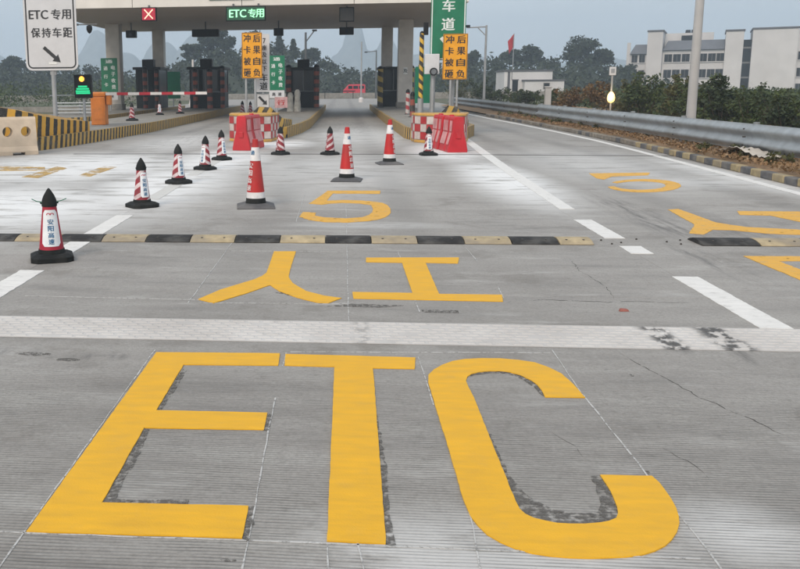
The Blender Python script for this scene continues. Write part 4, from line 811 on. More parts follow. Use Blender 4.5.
def striped_post(label, x, y, h, r_):
    t = thing('striped_pole', label, 'pole', (x, y, IH), 0); n = 12; mb = MB()
    z0 = .9
    for i in range(n):
        a0, a1 = 2 * math.pi * i / n, 2 * math.pi * (i + 1) / n; k = len(mb.v); c = [(r_ * math.cos(a0), r_ * math.sin(a0)), (r_ * math.cos(a1), r_ * math.sin(a1))]
        mb.v += [(*c[0], z0), (*c[1], z0), (*c[1], h), (*c[0], h)]; fi = len(mb.f); mb.f.append((k, k + 1, k + 2, k + 3))
        for vi, q in zip(range(k, k + 4), ((z0, a0 * r_), (z0, a1 * r_), (h, a1 * r_), (h, a0 * r_))): mb.uv[(fi, vi)] = q
    mb.build('shaft', M_hp, t, smooth=True); MB().lathe([(r_, h), (r_ * .8, h + .05), (r_ * .2, h + .08)], 12).build('cap', M_dark, t, smooth=True); MB().cyl((0, 0, 0), (0, 0, .9), r_ * 1.3, r_ * 1.3, 12).build('sleeve', M_steel, t, smooth=True)
    MB().box(.05, .2, -.1, .1, h - .05, h + .35).build('sensor', M_dark, t); MB().box(-.02, .08, -.03, .03, h + .0, h + .05).build('bracket', M_dsteel, t)
striped_post('slim pole with yellow and black slanted bands left of the green lane sign', 2.66, 30, 3.05, .075)

# ---------------------------------------------------------------- lane light, gate, railing on the left island
M_amber = emat('amber_lamp', (1, .38, .05), 1.8); M_grn = emat('green_matrix', (.01, .75, .30), .75)
t = thing('lane_light', 'dark signal head with amber lamp and green display beside gate box', 'traffic light', (-9.05, 30, IH), .05)
MB().box(-.30, .30, -.12, .12, 1.0, 1.80).build('housing', M_dark, t, bevel=.02); post(t, 0, .0, 0, 1.0, .05)
MB().lathe([(.02, 0), (.085, 0), (.095, .02), (.07, .05), (.02, .06)], 18).build('amber_lamp', M_amber, t, smooth=True).matrix_local = Matrix.Translation((-.02, -.122, 1.66)) @ Matrix.Rotation(R(90), 4, 'X')
g_ = thing  # the display: rows of lit cells
for z, a, b in [(1.40, -.16, .16), (1.32, -.22, .22), (1.24, -.25, .25), (1.17, -.24, .26)]: MB().box(a, b, -.132, -.122, z - .028, z + .028).build('display_row', M_grn, t)
MB().box(-.31, .31, -.22, -.121, 1.79, 1.81).build('visor', M_dark, t)
MB().cyl((-.30, .05, 1.10), (-.95, -.9, 1.10), .02, .02, 8).build('tie_bar', M_steel, t)
M_gor = pm('gate_orange', (.66, .20, .03), .45, .15, 4, dirt=.2)
t = thing('barrier_gate', 'orange gate box with red and white boom across the closed lane', 'barrier gate', (-8.92, 31.5, IH), 0)
MB().box(-.28, .26, -.22, .22, 0, 1.02).build('cabinet', M_gor, t, bevel=.03); MB().box(-.30, .28, -.24, .24, 1.02, 1.20).build('hood', M_gor, t, bevel=.05); MB().box(.28, .46, -.16, .1, .72, 1.18).build('pivot_head', M_gor, t, bevel=.04)
MB().box(-.22, .2, -.232, -.222, .2, .9).build('door_panel', M_gor, t)
bx = .3; bl = 3.75; z = 1.13; segs = 9
M_bred = pm('boom_red', (.42, .02, .035), .45, .12, 5); M_bwh = pm('boom_white', (.66, .62, .60), .45, .12, 5)
for k in range(segs): MB().box(bx + bl * k / segs, bx + bl * (k + 1) / segs - .002, -.21, -.165, z - .05, z + .05).build('boom_section', M_bred if k % 2 else M_bwh, t)
t = thing('railing', 'low silver pipe railing behind the signal head', 'railing', (-13.4, 43.6, IH), .0)
for z in (.1, .27, .44, .6): MB().cyl((-1.3, 0, z), (1.35, 0, z), .035, .035, 8).build('rail', M_galv, t, smooth=True)
for x in (-1.2, 0, 1.2): MB().box(x - .04, x + .04, .04, .10, 0, .66).build('upright', M_galvd, t)
t = thing('wrapped_equipment', 'pair of pale wrapped posts in front of the central booth', 'equipment', (-2.55, 47, IH), 0)
for x, h in ((-.22, 1.0), (.16, 1.15)): MB().lathe([(.2, 0), (.19, .3), (.15, h * .6), (.17, h * .85), (.1, h), (.02, h + .03)], 10, x, 0).build('wrapped_post', pm('pale_wrapping', (.36, .35, .32), .7, .3, 6, .4), t, smooth=True)
M_rw = stripe_mat('red_white_band', (.36, .04, .05), (.52, .48, .46), .36, .3, .5, .4)
bollard('short post with red and white bands beside the right column', 3.05, 41, 1.0, .09, M_rw); bollard('short dark banded post left of the yellow banded pole', 3.0, 37.5, .9, .11, M_bol_r)
# ---------------------------------------------------------------- poles
M_cpole = pm('concrete_pole', (.42, .415, .41), .7, .1, 2, .1, dirt=.3, dirtcol=(.3, .29, .28))
t = thing('utility_pole', 'tall pale concrete pole behind the near guardrail', 'pole', (9.22, 24, -.1), 0)
MB().cyl((0, 0, 0), (0, 0, 7.5), .128, .085, 18).build('shaft', M_cpole, t, smooth=True); MB().box(-.7, .7, -.04, .04, 7.0, 7.1).build('crossarm', M_dsteel, t)
t = thing('camera_pole', 'grey pole with a level arm above the far guardrail', 'pole', (10.18, 64, -.1), 0)
MB().cyl((0, 0, 0), (0, 0, 5.95), .10, .07, 12).build('shaft', M_steel, t, smooth=True); MB().cyl((0, 0, 5.85), (-1.4, 0, 5.8), .05, .04, 8).build('arm', M_steel, t); MB().cyl((0, 0, 5.2), (-.6, 0, 5.8), .03, .04, 8).build('brace', M_steel, t); MB().box(-1.45, -1.15, -.1, .1, 5.84, 5.98).build('camera', M_dark, t)
M_lamp = emat('lamp_glow', (1, .60, .15), 1.7, (.8, .7, .5))
t = thing('lamp_post', 'white post with glowing warm lamp behind the guardrail', 'lamp', (11.9, 40, 0), 0)
MB().cyl((0, 0, 0), (0, 0, .86), .04, .04, 10).build('post', M_steel, t, smooth=True); MB().lathe([(.04, .86), (.11, .90), (.155, .98), (.165, 1.08), (.145, 1.19), (.10, 1.28), (.05, 1.34)], 18).build('lamp_globe', M_lamp, t, smooth=True)
MB().cyl((0, 0, 1.34), (0, 0, 2.05), .045, .045, 10).build('upper_tube', M_steel, t, smooth=True); MB().box(-.14, .14, -.04, .04, 2.06, 2.42).build('plate', M_swhite, t, bevel=.01); MB().box(-.08, .08, -.046, -.041, 2.15, 2.34).build('plate_mark', M_sback, t)
pl = bpy.data.lights.new('lamp_bulb', 'POINT'); pl.energy = 14; pl.color = (1, .72, .35); pl.shadow_soft_size = .18; po = bpy.data.objects.new('lamp_bulb', pl); COL.objects.link(po); po.location = (11.62, 39.6, 1.15)
t = thing('marker_post', 'short grey concrete post behind the guardrail gap', 'post', (11.45, 50, 0), 0); MB().box(-.17, .17, -.12, .12, -.1, 1.5).build('shaft', M_cpole, t, bevel=.03); MB().box(-.2, .2, -.15, .15, 1.5, 1.58).build('cap', M_cpole, t, bevel=.02)
t = thing('street_lamp', 'thin dark lamp pole beyond the canopy in the middle lane', 'street lamp', (4.6, 120, 0), 0); MB().cyl((0, 0, 0), (0, 0, 6.4), .13, .08, 10).build('shaft', M_dsteel, t); MB().cyl((0, 0, 6.3), (-1.3, 0, 6.2), .05, .05, 8).build('arm', M_dsteel, t); MB().box(-1.6, -1.2, -.12, .12, 6.1, 6.25).build('lamp_head', M_dark, t)
t = thing('street_lamp', 'dark forked pole rising behind the central booth', 'street lamp', (-3.1, 75, 0), 0); MB().cyl((0, 0, 0), (0, 0, 6.2), .12, .09, 10).build('shaft', M_dsteel, t); MB().cyl((0, 0, 5.4), (.7, 0, 6.3), .05, .05, 8).build('arm', M_dsteel, t); MB().box(.55, .95, -.12, .12, 6.28, 6.42).build('lamp_head', M_dark, t)
t = thing('street_lamp', 'slim pale pole behind the end of the boom', 'street lamp', (-12.0, 70, 0), 0); MB().cyl((0, 0, 0), (0, 0, 3.9), .1, .08, 10).build('shaft', M_bwh, t); MB().lathe([(.3, 0), (.42, .3), (.3, .8), (.1, .9)], 12).build('base_drum', M_bwh, t, smooth=True)
t = thing('height_post', 'thin pale pole seen right of the column', 'pole', (2.0, 92, 0), 0); MB().cyl((0, 0, 0), (0, 0, 6.2), .09, .07, 10).build('shaft', M_steel, t); MB().lathe([(.25, 0), (.25, .4), (.1, .5)], 10).build('foot', M_bwh, t)

# ---------------------------------------------------------------- small litter
t = thing('plastic_sheet', 'crumpled white plastic sheet lying on the brown verge', 'sheet', (8.12, 18.35, .245), 0)
m = MB(); nx, ny = 14, 6
for j in range(ny + 1):
    for i in range(nx + 1):
        u, v = i / nx, j / ny; m.v.append((-.05 + .12 * v + .05 * math.sin(6 * u) - .35 * u * .0, -1.0 + 2.0 * u, .015 + .13 * math.exp(-((u - .62) / .2) ** 2) * (1 - v * .4) + .02 * random.random() + v * .02))
m.v = [(x + (k // (nx + 1)) * .05, y, z + .02 * math.sin(k * 2.7)) for k, (x, y, z) in enumerate(m.v)]
m.f = [(j * (nx + 1) + i, j * (nx + 1) + i + 1, (j + 1) * (nx + 1) + i + 1, (j + 1) * (nx + 1) + i) for j in range(ny) for i in range(nx)]
o = m.build('sheet', pm('white_plastic', (.52, .47, .41), .5, .12, 6), t, smooth=True); s_ = o.modifiers.new('solid', 'SOLIDIFY'); s_.thickness = .006
t = MB().quadset([(-.05, -.03, 0), (.05, -.025, 0), (.045, .03, 0), (-.04, .025, 0), (-.035, -.02, .022), (.04, -.018, .018), (.03, .02, .02), (-.03, .018, .024)], [(3, 2, 1, 0), (4, 5, 6, 7), (0, 1, 5, 4), (1, 2, 6, 5), (2, 3, 7, 6), (3, 0, 4, 7)]).build('brick_chip', pm('brick_red', (.28, .10, .08), .8, .2, 20), loc=(2.14, 6.56, .001)); tag(t, 'small reddish brick chip on the concrete before the white strip', 'chip'); t.scale = (.75, .75, .75)
t = thing('rubber_foot', 'black rubber block cut off by the right edge of the photo', 'rubber block', (2.47, 4.46, 0), .3); MB().extr_x([(-.09, 0), (.09, 0), (.07, .06), (.02, .09), (-.05, .085)], -.035, .16).build('block', M_crub, t, bevel=.015); MB().cyl((.06, 0, .08), (.06, 0, .12), .02, .02, 10).build('knob', M_crub, t)

# ================================================================== BACKGROUND
# buildings: the long white school
M_sch = pm('white_render', (.60, .585, .58), .8, .08, .35, 0, dirt=.25, dirtcol=(.40, .37, .355)); M_tile = pm('grey_roof_tile', (.13, .135, .15), .7, .15, 1); M_win = pm('window_glass_dark', (.013, .015, .017), .5, .3, 1, spec=.12); M_wfr = pm('window_frame', (.20, .195, .19), .6, .1, 2); M_eave = pm('dark_eave', (.10, .10, .11), .7, .15, 1)
t = thing('school_building', 'long white three storey building with grey mansard roofs', 'building', (61.78, 196.03, -.5), -.3837)
SX = lambda p: float(np.interp(p, (600, 626, 646, 662, 690, 724, 750, 797, 860), (-5.9, -.79, 3.17, 6.29, 11.63, 17.93, 22.62, 30.81, 41.5)))
SZ = lambda y: 12.85 - (y - 31) * .207
def wall(x0, x1, y0, y1, z1, nm='wall', mat=M_sch): return MB().box(SX(x0), SX(x1), y0, y1, 0, SZ(z1)).build(nm, mat, t)
def eave(par, x0, x1, y0, y1, z): return MB().box(SX(x0) - .15, SX(x1) + .15, y0 - .15, y1 + .15, SZ(z) + .01, SZ(z) + .35).build('eave', M_eave, par)
w1 = wall(628, 646.5, 0, 12, 53); MB().box(SX(626.5), SX(630), -.3, .0, 0, SZ(41)).build('gable_pier', M_sch, t)
w2 = wall(646.7, 661.8, -1.2, 12, 31); eave(w2, 646.7, 661.8, -1.2, 12, 31)
w3 = wall(662, 723.8, 0, 12, 50); w3b = wall(662, 712, 6.2, 11.8, 31.4, 'rear_block'); 
w4 = wall(724, 742, -1.2, 12, 33); eave(w4, 724, 742, -1.2, 12, 33)
w5 = wall(750.5, 796, -1.2, 12, 32); eave(w5, 750.5, 796, -1.2, 12, 32)
w6 = wall(796.2, 860, 0, 12, 33)
sl = MB().box(SX(742.1), SX(750.4), 1.0, 11, 0, SZ(41)).build('stair_glazing', M_win, t)
for z in (3, 6, 9): MB().box(SX(742.2), SX(750.3), .85, .98, z, z + .35).build('spandrel', M_wfr, sl)
def mansard(x0, x1, zl, zh):
    m = MB(); m.quadset([(SX(x0), -.5, SZ(zl)), (SX(x1), -.5, SZ(zl)), (SX(x1), 12, SZ(zl)), (SX(x0), 12, SZ(zl)), (SX(x0) + .8, 3.5, SZ(zh)), (SX(x1), 3.5, SZ(zh)), (SX(x1), 9, SZ(zh)), (SX(x0) + .8, 9, SZ(zh))], [(0, 1, 5, 4), (1, 2, 6, 5), (2, 3, 7, 6), (3, 0, 4, 7), (4, 5, 6, 7), (3, 2, 1, 0)]); return m.build('mansard_roof', M_tile, t)
mansard(629.5, 646.4, 52.6, 42.5); mansard(662, 723.6, 49.6, 39.5)
def window(x0, x1, za, zb, par):
    f = MB().box(SX(x0), SX(x1), -.09, -.01, SZ(zb), SZ(za)).build('window', M_wfr, t)
    MB().box(SX(x0) + .06, SX(x1) - .06, -.10, -.092, SZ(zb) + .06, SZ(za) - .06).build('pane', M_win, f); MB().box(SX((x0 + x1) / 2) - .03, SX((x0 + x1) / 2) + .03, -.12, -.102, SZ(zb) + .1, SZ(za) - .1).build('mullion', M_wfr, f); MB().box(SX(x0) - .1, SX(x1) + .1, -.22, -.0, SZ(zb) - .14, SZ(zb) - .005).build('sill', M_sch, f)
for r0, r1 in ((53.5, 61.5), (69, 77.5), (84, 92)):
    for a in (631.5, 639): window(a, a + 6, r0, r1, w1)
    for a in (664.5, 673.2, 682, 690.7, 699.4, 708.1, 716.5): window(a - .3, a + 7.6, r0, r1, w3)
    for a in (797.5, 806, 815, 824): window(a, a + 7, r0, r1, w6)
MB().box(SX(679), SX(690), 5.8, 6.15, SZ(41), SZ(34)).build('roof_window', M_win, t)
for a in (685, 691): MB().cyl((SX(a), 8, SZ(31.2)), (SX(a), 8, SZ(28)), .55, .5, 10).build('water_tank', M_dark, t)
# white house
t = thing('white_house', 'low white house with flat dark roof edge beyond the guardrail', 'building', (23.5, 130, -.2), 0)
MB().box(0, 6.8, 0, 7, 0, 3.75).build('wall', M_sch, t); MB().box(-.12, 6.95, -.15, 7.1, 3.76, 3.95).build('roof', M_eave, t); MB().box(2.6, 8.1, -1.6, -.01, 0, 2.35).build('annex', M_sch, t); MB().box(2.45, 8.25, -1.75, -.02, 2.36, 2.55).build('annex_roof', M_eave, t)
d = MB().box(1.15, 1.95, -.06, -.005, .3, 2.5).build('door', M_win, t); MB().box(1.05, 2.05, -.1, -.07, 2.5, 2.62).build('lintel', M_eave, d)
for x in (.45, 1.0): MB().box(x, x + .35 if x < .9 else x + .08, -.05, -.005, .0 if x < .9 else 2.6, 3.7).build('dark_pilaster', M_eave, t)
f = MB().box(5.2, 6.1, -1.68, -1.61, 1.2, 2.1).build('window', M_wfr, t); MB().box(5.3, 6.0, -1.70, -1.685, 1.3, 2.0).build('pane', M_win, f)
# flag
t = thing('flagpole', 'thin pole with a limp red flag above the white house', 'flag', (26.9, 142, -.2), 0); MB().cyl((0, 0, 0), (0, 0, 9.8), .07, .05, 8).build('pole', M_steel, t)
m = MB(); 
for j in range(7):
    for i in range(5): m.v.append((-.05 - .22 * i * (1 - j * .05) + .0, .12 * math.sin(i * 2.2 + j * .4), 9.7 - j * .34 - i * .28))
m.f = [(j * 5 + i, j * 5 + i + 1, (j + 1) * 5 + i + 1, (j + 1) * 5 + i) for j in range(6) for i in range(4)]; o = m.build('cloth', pm('flag_red', (.42, .03, .04), .7, .15, 3), t, smooth=True); s_ = o.modifiers.new('solid', 'SOLIDIFY'); s_.thickness = .01
# red van seen through the middle lane
M_van = pm('van_red', (.60, .035, .06), .35, .08, 2); M_tyre = pm('tyre', (.02, .02, .02), .8)
t = thing('red_van', 'small red van far beyond the middle toll lane', 'van', (.2, 148, 0), 0)
prof = [(0, .35), (0, .95), (.15, 1.1), (.75, 1.75), (1.0, 1.95), (3.55, 1.95), (3.7, 1.8), (3.75, .35)]; n = len(prof); m = MB()
m.v = [(x, 0, z) for x, z in prof] + [(x, 1.6, z) for x, z in prof]; m.f = [tuple(range(n))[::-1], tuple(range(n, 2 * n))] + [(i, (i + 1) % n, n + (i + 1) % n, n + i) for i in range(n)]
b = m.build('body', M_van, t, bevel=.06)
for x0, x1 in ((.85, 1.55), (1.7, 2.5), (2.65, 3.5)): MB().box(x0, x1, -.015, .0, 1.2, 1.7).build('window', M_win, t)
for x in (.75, 3.0):
    wv = MB().cyl((x, -.02, .32), (x, .2, .32), .32, .32, 16).build('wheel', M_tyre, t); MB().cyl((x, -.04, .32), (x, -.021, .32), .17, .17, 12).build('rim', M_steel, wv)
MB().box(-.02, .02, .15, .45, .75, .9).build('headlight', M_swhite, t)
# low walls at the back
t = MB().box(-60, 40, 120, 120.3, -.2, .75).build('concrete_wall', M_conc); tag(t, 'low grey concrete wall closing the road beyond the canopy', 'wall')
t = thing('pipe_rail', 'dark level pipe on short posts before the red van', 'railing', (-2.6, 118.5, 0), 0); MB().cyl((0, 0, 1.0), (4.4, 0, 1.0), .07, .07, 8).build('pipe', M_dark, t)
for x in (.3, 4.1): MB().box(x - .05, x + .05, -.05, .05, 0, 1.0).build('post', M_dark, t)
t = MB().box(-75, -17.2, 66, 66.3, -.2, .3).build('concrete_wall', M_conc); tag(t, 'low grey wall at far left under the dark hillside', 'wall')

# ---------------------------------------------------------------- vegetation
def leaf_mat(name, c0, c1, c2):
    m = bpy.data.materials.new(name); N = NT(m); p = N.pos(); n = N.noise(p, 1.1, 3); n2 = N.noise(p, 7, 2)
    c = N.mix(N.rng(n, .35, .65, 0, 1), c0, c1); c = N.mix(N.rng(n2, .52, .75, 0, .8), c, c2); N.fin(c, .65, 0, .25)
    MATS[name] = m; return m
M_lf = leaf_mat('leaf_green', (.030, .048, .016), (.065, .088, .028), (.105, .115, .04)); M_lf2 = leaf_mat('leaf_olive', (.045, .05, .018), (.095, .095, .034), (.17, .14, .065)); M_lf3 = leaf_mat('leaf_dark', (.022, .034, .016), (.042, .058, .022), (.065, .078, .03)); M_lfr = leaf_mat('leaf_russet', (.09, .065, .028), (.17, .095, .04), (.22, .14, .06)); M_blos = leaf_mat('pale_blossom', (.36, .26, .25), (.45, .33, .32), (.16, .14, .08))
M_forest = leaf_mat('far_wood', (.018, .028, .018), (.038, .052, .026), (.055, .066, .03)); M_litter = leaf_mat('dry_leaf', (.16, .10, .05), (.27, .16, .08), (.33, .25, .16)); M_bark = pm('bark', (.10, .08, .06), .9, .3, 8, .5)
def leaf_cloud(clumps, size):
    """clumps: (cx,cy,cz,rx,ry,rz,n); returns verts, faces of small bent leaf quads in the crown volume"""
    V = []; 
    for cx, cy, cz, rx, ry, rz, n in clumps:
        d = RNG.normal(size=(n, 3)); d /= np.linalg.norm(d, axis=1)[:, None]; rad = RNG.random((n, 1)) ** .4; lump = 1 + .22 * np.sin(d[:, :1] * 5 + cx) * np.cos(d[:, 2:] * 6 + cy)
        c = d * rad * lump * np.array([rx, ry, rz]) + np.array([cx, cy, cz]); a = RNG.normal(size=(n, 3)); a /= np.linalg.norm(a, axis=1)[:, None]; b = np.cross(a, RNG.normal(size=(n, 3))); b /= np.linalg.norm(b, axis=1)[:, None]
        s = size * (.55 + .9 * RNG.random((n, 1))); a *= s; b *= s * .55
        V.append(np.stack([c - a, c + b * .9, c + a, c - b], 1).reshape(-1, 3))
    V = np.concatenate(V); F = np.arange(len(V)).reshape(-1, 4); return V, F
def np_mesh(name, V, F, mat):
    me = bpy.data.meshes.new(name); me.vertices.add(len(V)); me.vertices.foreach_set('co', V.astype(np.float32).ravel()); k = F.shape[1]
    me.loops.add(F.size); me.loops.foreach_set('vertex_index', F.astype(np.int32).ravel()); me.polygons.add(len(F)); me.polygons.foreach_set('loop_start', np.arange(0, F.size, k, dtype=np.int32)); me.update(calc_edges=True); me.materials.append(mat); return me
def shrub(label, x, y, z, h, w_, mat, n=1500, leaf=.07, name='shrub', cat='shrub', group='shrubs behind the guardrail'):
    t = thing(name, label, cat, (x, y, z), 0, group); cl = []; st = MB()
    for k in range(9):
        a = random.uniform(0, 6.28); r_ = random.uniform(.0, .62) * w_; hh = random.uniform(.25, .95) * h; cx, cy = r_ * math.cos(a), r_ * math.sin(a)
        cl.append((cx, cy, hh * .8, w_ * random.uniform(.25, .48), w_ * random.uniform(.25, .48), h * random.uniform(.13, .26), n // 9)); st.cyl((cx * .15, cy * .15, -.1), (cx, cy, hh * .85), .022, .008, 5)
    for k in range(12):
        a = random.uniform(0, 6.28); r_ = random.uniform(.1, .8) * w_; cx, cy = r_ * math.cos(a), r_ * math.sin(a); hh = h * random.uniform(.75, 1.22); st.cyl((cx * .4, cy * .4, h * .3), (cx, cy, hh), .014, .005, 4)
        for q in (.0, .1, .2): cl.append((cx * (1 - q), cy * (1 - q), hh * (1 - q * .8), .09 * w_ + .04, .09 * w_ + .04, .09, 14))
    V, F = leaf_cloud(cl, leaf); link('foliage', np_mesh('foliage', V, F, mat), t); st.build('stem', M_bark, t); return t
def tree(label, x, y, z, h, w_, mat, n=2600, leaf=.5, shape='round', group='trees along the far ridge'):
    t = thing('tree', label, 'tree', (x, y, z), 0, group); tr = MB(); tr.cyl((0, 0, -1.5), (0, 0, h * .5), h * .028, h * .018, 8); tr.cyl((0, 0, h * .5), (0, 0, h * .88), h * .018, h * .006, 6); cl = []
    for k in range(12 if shape == 'round' else 9):
        if shape == 'round':
            a = k * 2.4 + random.random(); hh = h * (.35 + .58 * random.random()); r_ = w_ * .42 * math.sqrt(max(.05, 1 - ((hh / h - .62) / .42) ** 2)) * random.uniform(.5, 1.15)
            cl.append((r_ * math.cos(a), r_ * math.sin(a), hh, w_ * random.uniform(.2, .42), w_ * .3, h * random.uniform(.09, .17), n // 12)); tr.cyl((0, 0, hh * .7), (r_ * math.cos(a), r_ * math.sin(a), hh), h * .008, h * .003, 5)
        else:
            f = k / 8; cl.append((random.uniform(-.1, .1) * w_, 0, h * (.25 + .72 * f), w_ * (.5 - .4 * f) + .1, w_ * (.5 - .4 * f) + .1, h * .06, n // 9))
    V, F = leaf_cloud(cl, leaf); link('crown', np_mesh('crown', V, F, mat), t); tr.build('trunk', M_bark, t); return t
sh = [  # x, y, height, width, material, label
 (9.9, 15.0, 1.5, .9, M_lf2, 'olive shrub at the right edge behind the guardrail'), (10.6, 17.2, 1.55, 1.0, M_lf2, 'olive shrub second from the right edge behind the guardrail'), (11.2, 19.5, 1.6, 1.0, M_lf, 'green shrub behind the guardrail near the right edge'), (11.7, 21.8, 1.6, 1.0, M_lf3, 'dark shrub below the widest school wall'),
 (12.1, 24.2, 1.6, 1.1, M_lf, 'leafy shrub right of the concrete pole foot'), (12.4, 26.8, 1.75, 1.1, M_lf3, 'dark shrub just right of the concrete pole'), (12.6, 29.5, 1.8, 1.2, M_lf, 'green shrub in front of the concrete pole'), (12.9, 32.5, 1.85, 1.2, M_lf3, 'dark shrub left of the concrete pole'),
 (13.2, 35.5, 1.9, 1.3, M_lf, 'full green shrub left of the dark one by the pole'), (13.6, 38.6, 1.95, 1.3, M_lf2, 'olive shrub below the white school tower'), (13.4, 42.0, 1.9, 1.3, M_lf, 'green shrub right of the glowing lamp'), (13.9, 45.5, 1.7, 1.3, M_lf2, 'olive shrub directly behind the glowing lamp'),
 (13.3, 49.0, 1.6, 1.4, M_lfr, 'russet shrub left of the glowing lamp'), (12.8, 53.0, 1.45, 1.4, M_lfr, 'russet and green shrub left of the lamp, towards the marker post'), (13.2, 57.0, 1.35, 1.5, M_lf, 'green shrub behind the marker post'), (12.2, 62.0, 1.3, 1.6, M_lf3, 'dark shrub below the white house'), (12.6, 67.0, 1.3, 1.7, M_lf, 'green shrub left of the white house'), (12.0, 73.0, 1.7, 1.8, M_lf3, 'dark shrub by the grey pole with arm'), (11.6, 80.0, 2.3, 2.0, M_lf3, 'tall dark shrub below the second orange board'), (11.0, 88.0, 2.0, 2.0, M_lf2, 'dark shrub seen behind the right island posts')]
for x, y, h, w_, mt, lab in sh: shrub(lab, x + .6, y, .05, h * random.uniform(.70, .92), w_ * 1.05, mt, 1350 if y < 45 else 1000, .055 if y < 30 else .08)
shrub('pale pink blossoming bush below the school end wall', 15.6, 30, .0, 1.75, .8, M_blos, 420, .06)
# second belt of scrub, too dense to count
cl = []
for k in range(210):
    y = random.uniform(30, 125); x = y * random.uniform(.22, .60) + 3
    if x < 15: x += 4
    cl.append((x, y, random.uniform(.1, .7), random.uniform(1, 2.2), random.uniform(1, 2), random.uniform(.4, .95), 150))
for k in range(150):
    y = random.uniform(69, 130); cl.append((random.uniform(-100, -17.5 - (y - 69) * .12), y, random.uniform(.4, 1.6), random.uniform(1.5, 3), random.uniform(1, 2), random.uniform(.8, 1.8), 130))
V, F = leaf_cloud(cl, .14); o = link('scrub', np_mesh('scrub', V, F, M_lf)); tag(o, 'dense low scrub behind the guardrail and along the far left wall', 'scrub', kind='stuff')
# verge litter: dry leaves and weeds
V = []; n = 6200
yy = 3 + 43 * RNG.random(n); xx = np.array([kx(v) for v in yy]) + .14 + RNG.random(n) ** 1.6 * 1.6
cl = [(a, b, .20 + .05 * random.random(), .05, .05, .035, 2) for a, b in zip(xx, yy)]; V, F = leaf_cloud(cl, .035); o = link('leaf_litter', np_mesh('leaf_litter', V, F, M_litter)); tag(o, 'dry brown leaf litter scattered along the verge', 'leaf litter', kind='stuff')
cl = []
for k in range(60):
    y = random.choice([random.uniform(12, 20), random.uniform(20, 46), random.uniform(30, 46)]); x = kx(y) + random.uniform(.2, 1.5); cl.append((x, y, .26, .12, .18, .12, 45))
V, F = leaf_cloud(cl, .05); o = link('weeds', np_mesh('weeds', V, F, M_lf2)); tag(o, 'tufts of weeds growing under the guardrail', 'weeds', kind='stuff')
# the wooded hills
prof = [(-260, 10), (-110, 8.5), (-80, 8), (-66, 8.3), (-54, 5.6), (-47, 4.8), (-40, 6.5), (-35, 8.6), (-30, 10.2), (-25.5, 11.6), (-20, 11.9), (-16.4, 11.8), (-9.6, 9.8), (-2.8, 7.9), (1.8, 5.9), (8, 5.0), (15, 5.8), (24, 6.8), (28.5, 7.4), (33, 7.8), (39, 8.3), (43, 8.2), (48, 7.4), (54, 7.6), (58, 6.5), (62, 2.0), (66, 0), (100, 0), (260, 0)]
pxs = np.array([p[0] for p in prof]); pzs = np.array([p[1] for p in prof])
hz = lambda x, y: np.interp(x, pxs, pzs) * np.clip((y - 150) / 50, 0, 1) ** .8 * (1 - .3 * np.clip((y - 215) / 60, 0, 1)) - 2.4
gx = np.arange(-260, 261, 5.0); gy = np.arange(148, 330, 8.0); m = MB()
for y in gy:
    for x in gx: m.v.append((x, y, float(hz(x, y)) - .6))
nx = len(gx); m.f = [(j * nx + i, j * nx + i + 1, (j + 1) * nx + i + 1, (j + 1) * nx + i) for j in range(len(gy) - 1) for i in range(nx - 1)]
tag(m.build('hills', pm('hill_undergrowth', (.03, .04, .022), .95, .4, .3), smooth=True), kind='structure')
cl = []
for y in np.arange(158, 216, 6.5):
    for x in np.arange(-115, 60, 2.9):
        x2 = x + random.uniform(-1.4, 1.4); y2 = y + random.uniform(-3, 3); z = float(hz(x2, y2)); s = random.uniform(.6, 1.25); cl.append((x2, y2, z + 1.1 * s, 1.7 * s, 1.7 * s, 1.5 * s, 62))
V, F = leaf_cloud(cl, .42); o = link('wooded_hillside', np_mesh('wooded_hillside', V, F, M_forest)); tag(o, 'dark wooded hillside fading blue behind the toll plaza', 'wood', kind='stuff')
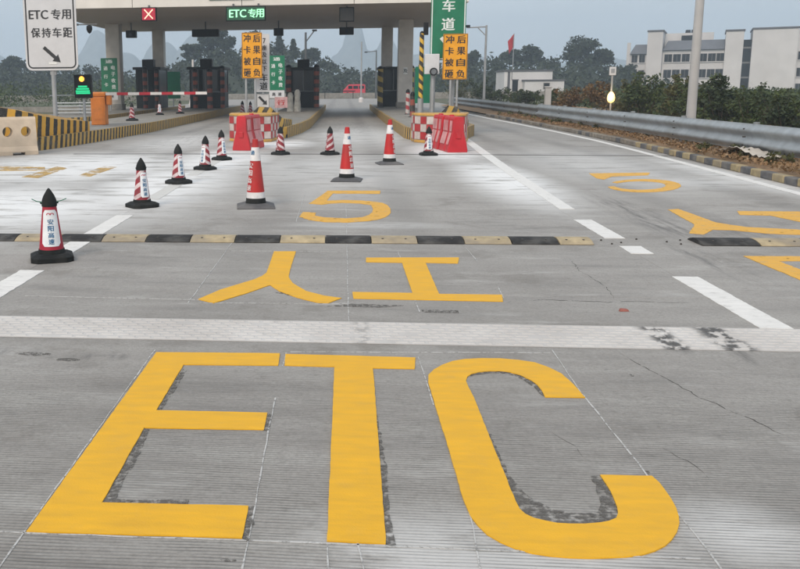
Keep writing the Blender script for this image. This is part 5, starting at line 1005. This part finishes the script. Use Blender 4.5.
for x, y, h, w_, sp, lab in [(-33.5, 197, 5.5, 4.2, 'round', 'bushy ridge tree at the left end of the highest hill'), (-30.5, 199, 6.2, 4, 'round', 'tall ridge tree right of the boom pole'), (-27.0, 199, 6.0, 4.5, 'round', 'spreading ridge tree left of the orange board'), (-20.5, 200, 5.2, 3.6, 'round', 'ridge tree directly behind the orange board'), (-14.2, 198, 5.2, 2.6, 'pine', 'pointed tree right of the small green sign'), (-10.9, 198, 4.8, 2.2, 'pine', 'slim pointed tree further right on the same ridge'), (-7.0, 198, 4.0, 3.4, 'round', 'low round tree above the central booth'),
                         (28.8, 199, 4.4, 2.6, 'round', 'small open-crowned tree right of the pole with arm'), (37.0, 199, 4.0, 3.4, 'round', 'ridge tree left above the white house'), (41.5, 199, 4.6, 4, 'round', 'feathery ridge tree above the white house'), (51.3, 196, 7.8, 6.4, 'round', 'largest round tree on the ridge left of the school'), (56.5, 198, 5.0, 4.4, 'round', 'round tree between the large tree and the school'), (60.3, 192, 4.6, 3.4, 'round', 'dark tree touching the left end of the school'), (-66, 198, 4.0, 5, 'round', 'dark tree on the hill beside the tall white sign'), (-76, 198, 4.2, 5, 'round', 'dark tree on the hill at the far left edge')]:
    tree(lab, x, y, float(hz(x, y)) - .3, h, w_, M_forest, 2200 if h < 6 else 3200, .30, sp)
# karst peaks
pk = [(-236, 37, 26), (-200, 47, 22), (-178, 30, 16), (-148, 39, 20), (-122, 42, 22), (-90, 28, 30), (-2, 27, 14), (10, 55, 13), (24, 30, 12), (36, 40, 14), (62, 27, 18), (110, 22, 30), (-300, 30, 40), (-380, 34, 40), (200, 20, 50), (330, 24, 60)]
gx = np.arange(-1040, 1041, 8.0); gy = np.arange(1280, 1600, 20.0); m = MB()
for y in gy:
    for x in gx:
        z = max(2 * h * math.exp(-abs((x - 2 * a) / (2 * w_)) ** 2.4 - ((y - 1430 - (a % 17)) / (w_ * 3.6)) ** 2) for a, h, w_ in pk) + 5 * math.sin(x * .11 + y * .07) * math.sin(x * .035); m.v.append((x, y, max(z, -1.5)))
nx = len(gx); m.f = [(j * nx + i, j * nx + i + 1, (j + 1) * nx + i + 1, (j + 1) * nx + i) for j in range(len(gy) - 1) for i in range(nx - 1)]
tag(m.build('karst_hills', pm('karst_slope', (.17, .18, .165), .95, .4, .08), smooth=True), kind='structure')

# ---------------------------------------------------------------- haze
hm = bpy.data.materials.new('haze_air'); hm.use_nodes = True; n_ = hm.node_tree; n_.nodes.clear(); ho = n_.nodes.new('ShaderNodeOutputMaterial'); hv = n_.nodes.new('ShaderNodeVolumePrincipled')
hv.inputs['Color'].default_value = (.70, .83, .97, 1); hv.inputs['Density'].default_value = HAZE; hv.inputs['Anisotropy'].default_value = .1; n_.links.new(hv.outputs[0], ho.inputs['Volume'])
hz_o = MB().box(-1700, 1700, -70, 1750, -3.2, 128).build('haze', hm); tag(hz_o, kind='stuff'); hz_o['label'] = 'thin blue evening haze over the whole plaza'; hz_o['category'] = 'haze'
